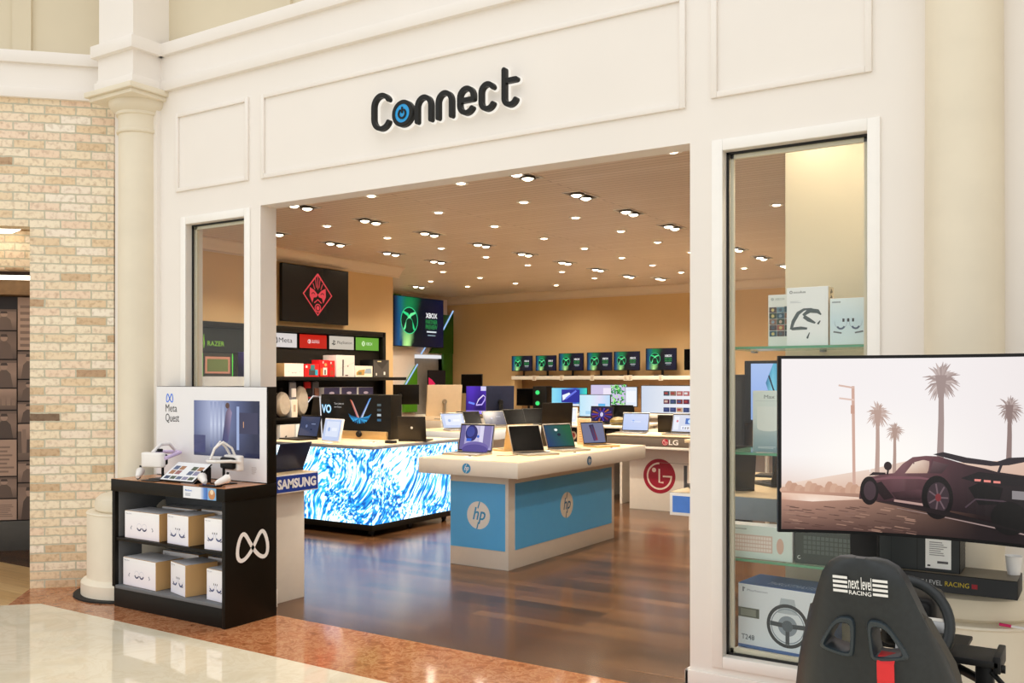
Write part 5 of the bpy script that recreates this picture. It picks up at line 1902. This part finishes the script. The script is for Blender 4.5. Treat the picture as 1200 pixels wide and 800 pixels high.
# freestanding shelf of small wooden speakers farther back
t = thing('side_table', 'pale side table with small speakers seen through the large window', 'table', (-3.3, 9.4, 0))
obj('top', box(-.45, .45, -.3, .3, .9, .935, .004), WOODTOP, t)
for x in (-.4, .4):
    for y in (-.25, .25):
        obj('leg', rod(bmesh.new(), (x, y, 0), (x, y, .9), .02), WLAM, t)
for x, m, h, l in ((-3.62, SATIN, .34, 'black cube speaker on the pale side table'), (-3.36, GOLDA, .32, 'wooden fronted speaker on the pale side table'), (-3.1, M('rust_card', '8a5a4a', .5), .38, 'brown speaker on the pale side table')):
    tt = thing('speaker', l, 'speaker', (x, 9.35, .9355))
    obj('cabinet', box(-.1, .1, -.1, .1, 0, h, .01), m, tt)
    obj('grille', rod(bmesh.new(), (0, -.105, h * .4), (0, -.099, h * .4), .07), RUBBER, tt)

# ================================================================== cartons on the column pedestal
t = carton('rig_carton', 'long flat black carton with a racing brand name lying on the column pedestal', 'carton', (-.645, 4.055, .7285), 0, .67, .20, .07, SATIN,
           lambda P: (P.rect(0, 0, P.w, P.h, '23262a'), P.text('NEXT LEVEL', P.w * .43, P.h * .36, P.w * .615, P.h * .64, 'b4b8bc', .0), P.text('RACING', P.w * .63, P.h * .36, P.w * .757, P.h * .64, 'b8a41e', .0), P.rect(P.w * .77, P.h * .36, P.w * .80, P.h * .62, '8a1c28')),
           None, lambda P: P.rect(0, 0, P.w, P.h, '5e5648'))
def sheet(P):
    w, h = P.w, P.h
    P.rect(0, 0, w, h, '2a2f31')
    P.rect(w * .30, 0, w * .305, h, '15181a')
    P.rect(w * .57, 0, w * .58, h, '15181a')
    P.rect(w * .66, h * .05, w * .92, h * .62, 'eef0f0')
    P.text('G MODEL', w * .72, h * .55, w * .86, h * .58, '4a4a4e', 0)
    P.lines(w * .70, h * .27, w * .88, h * .52, 7, '9a9a9e')
    P.rect(w * .78, h * .14, w * .89, h * .18, '55555a')
    P.rect(w * .68, h * .08, w * .71, h * .11, '3a3a3e')
def hatch(P):
    P.rect(0, 0, P.w, P.h, '1c1f20')
    for i in range(14):
        P.line([(0, P.h * (.02 + i * .07)), (P.w * .5, P.h * (.05 + i * .07)), (P.w, P.h * (.02 + i * .07))], P.h * .02, '3a3e3e')
carton('hardware_carton', 'black carton with a white specification sheet on the long flat carton', 'carton', (-.69, 4.06, .799), 0, .36, .15, .235, SATIN, sheet, hatch)
tag(obj('paper_cup', lathe(bmesh.new(), [(0, 0), (.022, 0), (.030, .07), (.032, .072), (.029, .072), (.024, .014), (0, .014)], 24), WCARD, None, (-.335, 4.10, .799)), 'white cup standing at the outer end of the long flat carton', 'cup')
tt = thing('marker_pen', 'white pen with a pink cap on the pedestal rim', 'pen', (-.33, 4.035, .606), -10)
obj('barrel', rod(bmesh.new(), (-.01, 0, .005), (.09, 0, .005), .005), WPLAS, tt)
obj('cap', rod(bmesh.new(), (-.05, 0, .006), (-.008, 0, .006), .006), M('pink_plastic', 'd8266a', .4), tt)

# ================================================================== racing rig
RIGX, RIGY = -.56, 2.57
t = thing('racing_seat', 'black racing simulator seat with a white brand mark and two vent holes', 'racing seat', (RIGX, RIGY, 0))
prof = [(1.088, .030), (1.083, .060), (1.068, .085), (1.04, .104), (.99, .123), (.95, .138), (.90, .157), (.85, .174), (.80, .190), (.76, .201), (.70, .214), (.62, .224), (.52, .228), (.44, .224), (.40, .21)]
def half(z):
    for (za, ha), (zb, hb) in zip(prof, prof[1:]):
        if zb <= z <= za:
            k = (z - zb) / (za - zb)
            return hb + (ha - hb) * k
    return prof[0][1] if z > prof[0][0] else prof[-1][1]
def lean(z):
    return -(z - .76) * .16
def back_y(x, z):
    u = abs(x) / half(z)
    wing = .03 + .09 * max(0, min(1, (1.05 - z) / .35))
    dish = .012 * max(0, 1 - abs(x) / .05) * max(0, min(1, (.96 - z) / .08))
    return lean(z) + wing * u ** 3 + dish
bm = bmesh.new()
NU, zs = 28, []
for (za, _), (zb, _) in zip(prof, prof[1:]):
    n = max(1, int((za - zb) / .02))
    zs += [za + (zb - za) * i / n for i in range(n)]
zs.append(prof[-1][0])
front, rear = [], []
for z in zs:
    h = half(z)
    top = max(0, (z - 1.03) / .058)
    th = .075 - .03 * top ** 2
    front.append([bm.verts.new((h * u, back_y(h * u, z) + th * (1 - .35 * abs(u) ** 4), z)) for u in [(-1 + 2 * i / NU) for i in range(NU + 1)]])
    rear.append([bm.verts.new((h * u * .985, back_y(h * u, z) + .012 * top ** 2, z - .0)) for u in [(-1 + 2 * i / NU) for i in range(NU + 1)]])
for g, fl in ((front, 1), (rear, 0)):
    for a, b in zip(g, g[1:]):
        for i in range(NU):
            q = (a[i], a[i + 1], b[i + 1], b[i])
            bm.faces.new(q if fl else q[::-1])
for k in range(len(zs) - 1):
    for i in (0, NU):
        bm.faces.new((front[k][i], front[k + 1][i], rear[k + 1][i], rear[k][i]))
for k in (0, len(zs) - 1):
    for i in range(NU):
        bm.faces.new((front[k][i], front[k][i + 1], rear[k][i + 1], rear[k][i]))
bmesh.ops.recalc_face_normals(bm, faces=bm.faces)
def hole(sg, grow=0.0):
    p = [(.024, .915), (.062, .912), (.098, .850), (.096, .840), (.036, .832), (.030, .838)]
    c = Vector((sum(q[0] for q in p) / 6, sum(q[1] for q in p) / 6))
    out = []
    for q in p:
        d = Vector(q) - c
        out.append(c + d * (1 + grow))
    return [(sg * q.x, q.y) for q in out]
me = bpy.data.meshes.new('backrest')
bm.to_mesh(me)
bm.free()
tmp = bpy.data.objects.new('backrest', me)
COL.objects.link(tmp)
cut = []
for sg in (-1, 1):
    b = bmesh.new()
    prism(b, hole(sg), -.5, .5, Matrix.Rotation(R(90), 4, 'X'))
    bmesh.ops.recalc_face_normals(b, faces=b.faces)
    cm = bpy.data.meshes.new('cut')
    b.to_mesh(cm)
    b.free()
    co = bpy.data.objects.new('cut', cm)
    COL.objects.link(co)
    cut.append(co)
    md = tmp.modifiers.new('vent', 'BOOLEAN')
    md.object = co
    md.solver = 'EXACT'
bpy.context.view_layer.update()
dg = bpy.context.evaluated_depsgraph_get()
nm = bpy.data.meshes.new_from_object(tmp.evaluated_get(dg))
tmp.modifiers.clear()
tmp.data = nm
for co in cut:
    bpy.data.objects.remove(co)
nm.materials.clear()
nm.materials.append(LEATHER)
nm.polygons.foreach_set('use_smooth', [True] * len(nm.polygons))
nm.set_sharp_from_angle(angle=R(40))
tmp.parent = t
back = tmp
for sg in (-1, 1):
    o_, i_ = hole(sg, .36), hole(sg, -.02)
    b = bmesh.new()
    def rimring(pts, off):
        return [b.verts.new((x, back_y(x, z) + off, z)) for x, z in pts]
    def rounded(p):
        q = []
        n = len(p)
        for i in range(n):
            for k in range(4):
                q.append(tuple(Vector(p[i]).lerp(Vector(p[(i + 1) % n]), k / 4)))
        for _ in range(2):
            m_ = len(q)
            q = [tuple((Vector(q[i - 1]) + Vector(q[i]) * 2 + Vector(q[(i + 1) % m_])) / 4) for i in range(m_)]
        return q
    oo, ii = rounded(o_), rounded(i_)
    rings = [rimring(oo, .004), rimring(oo, -.008), rimring([tuple(Vector(a).lerp(Vector(c), .2)) for a, c in zip(oo, ii)], -.013), rimring([tuple(Vector(a).lerp(Vector(c), .8)) for a, c in zip(oo, ii)], -.013), rimring(ii, -.007), rimring(ii, .09)]
    n = len(oo)
    for a, c in zip(rings, rings[1:]):
        for i in range(n):
            b.faces.new((a[i], a[(i + 1) % n], c[(i + 1) % n], c[i]))
    obj('vent_rim', b, GRIPL, t, smooth=50)
# side bolsters, seat pan and piping
for sg in (-1, 1):
    b = bmesh.new()
    out = [(.0, .97), (.03, .93), (.10, .80), (.145, .70), (.15, .55), (.13, .42), (.0, .40)]
    XB = Matrix(((0, 0, 1, 0), (1, 0, 0, 0), (0, 1, 0, 0), (0, 0, 0, 1)))
    prism(b, out, sg * .18, sg * .248, XB)
    for v in b.verts:
        f_ = half(v.co.z) / .232
        v.co.x = (v.co.x) * f_
        v.co.y += lean(v.co.z) + .065
    bmesh.ops.bevel(b, geom=b.edges[:], offset=.022, segments=3, affect='EDGES', profile=.6)
    obj('side_bolster', b, M('bolster_leatherette', '3a362f', .5, vary=.1), t, smooth=60)
b = bx(bmesh.new(), -.20, .20, .10, .58, .30, .40, 0, .03, None, 3)
bx(b, -.245, -.15, .10, .58, .32, .46, 0, .03, None, 3)
bx(b, .15, .245, .10, .58, .32, .46, 0, .03, None, 3)
obj('seat_pan', b, LEATHER, t)
P = Pic(.148, .062)
for k in range(4):
    y = .006 + .0145 * k
    P.rect(0, y, .040, y + .0085, 'e8e8e6')
    P.rect(.108, y, .148, y + .0085, 'e8e8e6')
P.text('next level', .043, .021, .105, .060, 'f0f0ee', .005)
P.text('RACING', .044, .003, .104, .016, 'f0f0ee', .01)
q = P.build('brand_mark', t, (-.066, lean(.994) - .0025, .991), tilt=-9.2)
q.matrix_basis = q.matrix_basis @ Matrix.Diagonal((.92, .86, 1, 1))
b = bmesh.new()
st = [(.060, .03, .838), (.060, -.010, .835), (.060, -.026, .822), (.061, -.026, .78), (.062, -.004, .66), (.062, .004, .5)]
rows = []
for x, y, z in st:
    rows.append([b.verts.new((x + dx, y + dy, z)) for dx, dy in ((-.021, 0), (.021, 0), (.021, .004), (-.021, .004))])
for a, c in zip(rows, rows[1:]):
    for i in range(4):
        b.faces.new((a[i], a[(i + 1) % 4], c[(i + 1) % 4], c[i]))
b.faces.new(rows[0])
b.faces.new(rows[-1])
obj('red_strap', b, RED, t, smooth=0)['label'] = 'red webbing strap hanging from the vent hole'
b = bmesh.new()
for sg in (-1, 1):
    rod(b, (sg * .19, .14, .06), (sg * .19, .14, .31), .018)
    rod(b, (sg * .19, .52, .06), (sg * .19, .52, .31), .018)
    bx(b, sg * .19 - .02, sg * .19 + .02, .0, 1.04, .02, .06, 0, .004)
bx(b, -.21, .21, .0, .04, .02, .06, 0, .004)
bx(b, -.21, .21, 1.0, 1.04, .02, .06, 0, .004)
for sg in (-1, 1):
    rod(b, (sg * .17, .88, .06), (sg * .12, .66, .70), .02)
for x, y in ((-.19, .02), (.19, .02), (-.19, 1.02), (.19, 1.02)):
    rod(b, (x, y, 0), (x, y, .022), .025)
obj('frame', b, SATIN, t)
b = bx(bmesh.new(), -.16, .16, .62, .86, .69, .705, 0, .004)
obj('wheel_deck', b, SATIN, t)
b = bx(bmesh.new(), -.10, .10, .95, .98, .06, .26, 0, .004)
for x in (-.06, .0, .06):
    bx(b, x - .018, x + .018, .92, .935, .12, .2, 0, .004)
    bx(b, x - .008, x + .008, .935, .96, .13, .16)
obj('pedals', b, STEEL, t)
b = bx(bmesh.new(), .135, .27, .50, .66, .705, .725, 0, .003)
bx(b, .255, .275, .50, .66, .69, .74, 0, .003)
bx(b, .15, .17, .60, .64, .690, .71)
obj('shifter_tray', b, SATIN, t)
b = bx(bmesh.new(), .205, .255, .52, .56, .56, .705, 0, .008)
tube(b, [(.25, .52, .69), (.285, .5, .66), (.285, .5, .60), (.25, .52, .56)], .008, 8)
rod(b, (.255, .53, .7), (.285, .53, .7), .012)
rod(b, (.13, .7, .64), (.24, .56, .64), .014)
obj('tray_clamp', b, BLACKP, t)

t = thing('steering_wheel', 'black racing steering wheel and its base beyond the racing seat', 'steering wheel', (RIGX + .005, RIGY + .52, .80))
RX = Matrix.Rotation(R(72), 4, 'X')
b = bmesh.new()
tube(b, [RX @ Vector((.132 * math.cos(2 * PI * i / 48), .132 * math.sin(2 * PI * i / 48), 0)) for i in range(48)], .016, 12, closed=True)
obj('rim', b, LEATHER, t)
b = bmesh.new()
for a in (0, 180, 270):
    c, s_ = math.cos(R(a)), math.sin(R(a))
    bx(b, .03, .13, -.018, .018, -.006, .006, 0, .003, RX @ Matrix.Rotation(R(a), 4, 'Z'))
obj('spokes', b, STEEL, t)
b = bx(bmesh.new(), -.05, .05, -.04, .04, -.03, .02, 0, .012, RX)
obj('hub', b, BLACKP, t)
for sg in (-1, 1):
    b = bx(bmesh.new(), sg * .06 - .01, sg * .12 + .01, -.03, .03, -.03, -.02, 0, .003, RX)
    obj('paddle', b, SILVER, t)
b = bmesh.new()
bx(b, -.085, .085, .05, .28, -.094, .07, 0, .03, None, 3)
rod(b, (0, .0, 0), (0, .1, -.02), .03)
obj('wheel_base', b, BLACKP, t)

# curved screen on its stand
MX, MY, MZ0, MZ1 = -.485, 3.42, 1.015, 1.635
MR = 1.05
MW = 1.08
def game(P):
    w, h = P.w, P.h
    def sky(u, v):
        g = math.exp(-((u - .30) ** 2 / .06 + (v - .42) ** 2 / .05))
        c = mixc('f4eeee', 'e6dcda', max(0, u - .45) * 1.4)
        c = mixc(c, 'd9b39c', max(0, min(1, (.42 - v) * 5)) * .8)
        return mixc(c, 'fffaf4', min(1, g))
    P.field(24, 16, sky)
    # hazy hills
    P.poly([(0, h * .26), (w * .28, h * .36), (w * .40, h * .42), (w * .55, h * .42), (w * .72, h * .45), (w * .9, h * .38), (w, h * .42), (w, h * .2), (0, h * .2)], ['ecd2c0', 'ead4c6', 'e6cdbd', 'e4c8b6', 'dcbcaa', 'd2ad9a', 'c8a292', 'c09484', 'dcb49c'])
    for i in range(26):
        x = w * (.01 + .016 * i)
        P.circ(x, h * .23, w * .016, mixc('d0a890', 'c0937c', (i * 7 % 5) / 5), ry=h * (.02 + .012 * (i * 3 % 4)), n=10)
    # ground and road
    def ground(u, v):
        k = mixc('5e423c', 'c89a84', v)
        k = mixc(k, '1e1518', max(0, min(1, (u - .08) * 1.9)))
        return k
    P.up()
    for i in range(20):
        for j in range(5):
            u0, u1, v0, v1 = i / 20, (i + 1) / 20, j / 5, (j + 1) / 5
            def yy(u, v):
                return h * (.225 - .03 * u) * v
            P.poly([(u0 * w, yy(u0, v0)), (u1 * w, yy(u1, v0)), (u1 * w, yy(u1, v1)), (u0 * w, yy(u0, v1))], [ground(u0, v0), ground(u1, v0), ground(u1, v1), ground(u0, v1)], False)
    P.poly([(0, h * .215), (w * .26, h * .195), (w * .26, h * .185), (w * .1, h * .165), (0, h * .175)], ['e8c4ac', 'f4dccb', 'd8b098', 'f8e4d4', 'd0a088'])
    P.line([(w * .36, h * .145), (w * .6, h * .085), (w * .85, h * .025)], [.001, .004, .005], 'a08a86')
    rnd = random.Random(9)
    P.up()
    for i in range(90):
        x, y = w * .4 * rnd.random(), h * (.005 + .14 * rnd.random())
        P.poly([(x, y), (x + w * .03, y - h * .006), (x + w * .035, y - h * .002), (x + w * .004, y + h * .004)], rnd.choice(['5a4038', '8a6a5e', '6a4e46', 'a07c6a']), False)
    # utility pole
    w = w * .86
    P.line([(w * .268, h * .27), (w * .264, h * .84)], .010, 'cfa898')
    P.line([(w * .212, h * .845), (w * .268, h * .83)], .006, 'd8b8aa')
    P.line([(w * .214, h * .77), (w * .268, h * .76)], .006, 'e0c4b8')
    P.rect(w * .256, h * .68, w * .270, h * .73, 'c89c8a')
    # palms
    def palm(x, y0, y1, r, c, tw):
        P.line([(x - r * .05, y0), (x, y0 + (y1 - y0) * .5), (x, y1)], [tw * 1.2, tw, tw * .8], c)
        for k in range(46):
            a = R(-118 + 596 * (k * .618 % 1))
            L = r * (.55 + .45 * rnd.random())
            dx, dy = math.cos(a) * L, math.sin(a) * L * 1.1
            b0 = (x + dx * .12, y1 + dy * .15)
            P.line([b0, (x + dx * .6, y1 + dy * .62 + r * .05), (x + dx, y1 + dy - r * .10)], [r * .05, r * .11, r * .015], mixc(c, 'e8d8d2', rnd.random() * .45))
        P.line([(x, y1 - r * .9), (x, y1 + r * .3)], [r * .25, r * .55], c)
    palm(w * .352, h * .30, h * .68, w * .052, 'b99c90', .013)
    palm(w * .412, h * .32, h * .585, w * .038, 'b09488', .010)
    palm(w * .572, h * .42, h * .87, w * .072, 'a08c88', .018)
    palm(w * .80, h * .44, h * .72, w * .050, '8c7672', .014)
    palm(w * .93, h * .44, h * .66, w * .04, '8c7672', .012)
    # low sports car in silhouette, driving away
    P.bm.verts.index_update()
    n0 = len(P.bm.verts)
    body = [(.285, .155), (.288, .20), (.298, .245), (.315, .285), (.345, .29), (.375, .305), (.41, .31), (.44, .365), (.475, .405), (.52, .415), (.565, .415), (.60, .40), (.66, .375), (.72, .36), (.76, .345), (.84, .335), (.95, .33), (.99, .32), (.99, .05), (.86, .055), (.80, .095), (.66, .11), (.52, .125), (.40, .14)]
    cols = ['3a262a', '45292e', '5c3a40', '744c52', '643f45', '643f45', '704a50', '805a5e', '744e52', '70484e', '603c42', '50343a', '40292f', '342429', '2a1e23', '221a1e', '1e161b', '1a1418', '120e12', '120e12', '160f13', '201519', '2c1a20', '382228']
    P.poly([(x * w, y * h) for x, y in body], cols)
    P.poly([(w * .448, h * .312), (w * .478, h * .375), (w * .512, h * .392), (w * .535, h * .385), (w * .528, h * .318)], ['d8b8a4', 'e8d2c2', 'e0c4b2', 'b89a90', 'b0907f'])
    P.poly([(w * .525, h * .318), (w * .545, h * .388), (w * .60, h * .37), (w * .575, h * .32)], ['4a3438', '6a5054', '4a363a', '3a282c'])
    P.line([(w * .53, h * .31), (w * .545, h * .40)], .005, '5a3c42')
    P.line([(w * .30, h * .26), (w * .40, h * .285), (w * .50, h * .29), (w * .56, h * .28)], [.002, .010, .008, .003], '7c5058')
    P.poly([(w * .33, h * .24), (w * .365, h * .26), (w * .41, h * .17), (w * .375, h * .155)], '241619')
    P.poly([(w * .40, h * .20), (w * .50, h * .225), (w * .53, h * .20), (w * .50, h * .165), (w * .42, h * .16)], ['3a2428', '5c3c42', '4a3036', '2a1a1e', '2a1a1e'])
    P.line([(w * .41, h * .155), (w * .54, h * .135), (w * .56, h * .13)], .008, 'b8968e')
    # front and rear wheels
    P.circ(w * .322, h * .205, w * .033, '1c1416', ry=h * .082)
    P.circ(w * .324, h * .205, w * .022, '45343a', ry=h * .055)
    P.circ(w * .560, h * .185, w * .054, '140e10', ry=h * .122)
    P.circ(w * .563, h * .185, w * .038, '3a2c32', ry=h * .085)
    for k in range(7):
        a = 2 * PI * k / 7
        P.line([(w * .563, h * .185), (w * .563 + w * .034 * math.cos(a), h * .185 + h * .078 * math.sin(a))], .005, '6a565c')
    P.circ(w * .563, h * .185, w * .010, '7a3034', ry=h * .022)
    # mirror, rear wing, lamps
    P.line([(w * .386, h * .30), (w * .390, h * .335)], .006, '2c1e22')
    P.circ(w * .388, h * .35, w * .014, '2c1e22', ry=h * .025)
    P.poly([(w * .32, h * .292), (w * .38, h * .30), (w * .38, h * .312), (w * .335, h * .312)], '2c1e22')
    P.poly([(w * .545, h * .425), (w * .58, h * .44), (w * .66, h * .415), (w * .76, h * .40), (w * .80, h * .425), (w * .90, h * .44), (w * .99, h * .42), (w * .99, h * .395), (w * .86, h * .41), (w * .80, h * .385), (w * .74, h * .375), (w * .65, h * .385)], '2e262c')
    P.line([(w * .765, h * .34), (w * .775, h * .385)], .008, '2e262c')
    P.poly([(w * .64, h * .30), (w * .70, h * .34), (w * .86, h * .32), (w * .86, h * .28), (w * .72, h * .27)], '1c161a')
    for k in range(3):
        P.rect(w * (.685 + .032 * k), h * (.288 - .002 * k), w * (.708 + .032 * k), h * (.300 - .002 * k), 'e88a80')
    P.poly([(w * .665, h * .25), (w * .70, h * .28), (w * .78, h * .26), (w * .765, h * .17), (w * .70, h * .16)], '0e0a0d')
    P.line([(w * .655, h * .14), (w * .69, h * .19), (w * .78, h * .19), (w * .83, h * .17)], .005, '4a3a42')
    P.rect(w * .81, h * .205, w * .855, h * .25, '8a8486')
    P.circ(w * .80, h * .10, w * .06, '0c090b', ry=h * .09)
    P.poly([(w * .34, h * .145), (w * .56, h * .09), (w * .99, h * .0), (w * .99, h * .06), (w * .84, h * .04), (w * .6, h * .11), (w * .4, h * .15)], ['3a2a2a', '1e1518', '0e0a0c', '0e0a0c', '140f12', '1a1215', '2a1c20'])
    P.bm.verts.ensure_lookup_table()
    for v in P.bm.verts[n0:]:
        v.co.y += .035 * h
t = thing('curved_monitor', 'large curved screen showing a racing car and palms before the column', 'monitor', (MX, MY, 0))
H_ = MZ1 - MZ0
def curved(bm, w, z0, z1, r_in, r_out, n=40, bv=None):
    a0 = w / 2 / MR
    rows = []
    for i in range(n + 1):
        a = -a0 + 2 * a0 * i / n
        # centre of curvature in front of the screen (towards -y)
        def pt(r, z):
            return bm.verts.new((r * math.sin(a), -MR + r * math.cos(a), z))
        rows.append([pt(r_in, z0), pt(r_in, z1), pt(r_out, z1), pt(r_out, z0)])
    for a, b_ in zip(rows, rows[1:]):
        for i in range(4):
            bm.faces.new((a[i], a[(i + 1) % 4], b_[(i + 1) % 4], b_[i]))
    bm.faces.new(rows[0])
    bm.faces.new(rows[-1][::-1])
    return bm
pb = obj('panel', curved(bmesh.new(), MW, MZ0, MZ1, MR, MR + .022), BLACKP, t)
P = Pic(MW - .022, H_ - .022, dz=.00005)
game(P)
q = P.build('screen', pb, (-(MW - .022) / 2, -.0008, MZ0 + .011), mat=SCREEN, bend=MR - .0)
b = bx(bmesh.new(), -.16, .16, .02, .07, MZ0 + .15, MZ0 + .42, 0, .01)
obj('rear_housing', b, SATIN, t)
b = bx(bmesh.new(), -.375, -.275, .30, .35, .03, MZ0 + .33, 0, .006)
bx(b, -.32, .1, .28, .31, MZ0 + .25, MZ0 + .33, 0, .004)
bx(b, -.05, .05, .06, .30, MZ0 + .25, MZ0 + .33, 0, .004)
obj('post', b, SATIN, t)
b = bx(bmesh.new(), -.50, .20, .27, .38, .0, .03, 0, .006)
bx(b, -.50, -.45, .23, .42, .0, .03, 0, .006)
bx(b, .15, .20, .23, .42, .0, .03, 0, .006)
obj('foot', b, SATIN, t)

# ================================================================== light and camera
w = bpy.data.worlds.new('mall_daylight')
S.world = w
w.use_nodes = True
nt = w.node_tree
bg = nt.nodes['Background']
tc = nt.nodes.new('ShaderNodeTexCoord')
sx = nt.nodes.new('ShaderNodeSeparateXYZ')
nt.links.new(tc.outputs['Generated'], sx.inputs[0])
rp = nt.nodes.new('ShaderNodeValToRGB')
rp.color_ramp.elements[0].position = .0
rp.color_ramp.elements[0].color = (.62, .61, .59, 1)
rp.color_ramp.elements[1].position = 1.0
rp.color_ramp.elements[1].color = (1.0, 1.0, .99, 1)
mp = nt.nodes.new('ShaderNodeMapRange')
mp.inputs['From Min'].default_value = -.2
mp.inputs['From Max'].default_value = .7
nt.links.new(sx.outputs['Z'], mp.inputs['Value'])
nt.links.new(mp.outputs['Result'], rp.inputs['Fac'])
nt.links.new(rp.outputs['Color'], bg.inputs['Color'])
bg.inputs['Strength'].default_value = 1.4

cam = bpy.data.cameras.new('camera')
cam.sensor_width = 36
cam.lens = 33.0
cam.shift_y = .0375
cam.clip_start = .05
co = bpy.data.objects.new('camera', cam)
COL.objects.link(co)
co.location = (0, 0, 1.55)
co.rotation_euler = (R(90), 0, R(32.8))
S.camera = co
S.view_settings.view_transform = 'Standard'
S.view_settings.look = 'None'
S.view_settings.exposure = 0
S.view_settings.gamma = 1
S.view_settings.use_curve_mapping = False
S.cycles.max_bounces = 8
S.cycles.transparent_max_bounces = 12
S.cycles.sample_clamp_indirect = 6
S.cycles.caustics_reflective = False
S.cycles.caustics_refractive = False
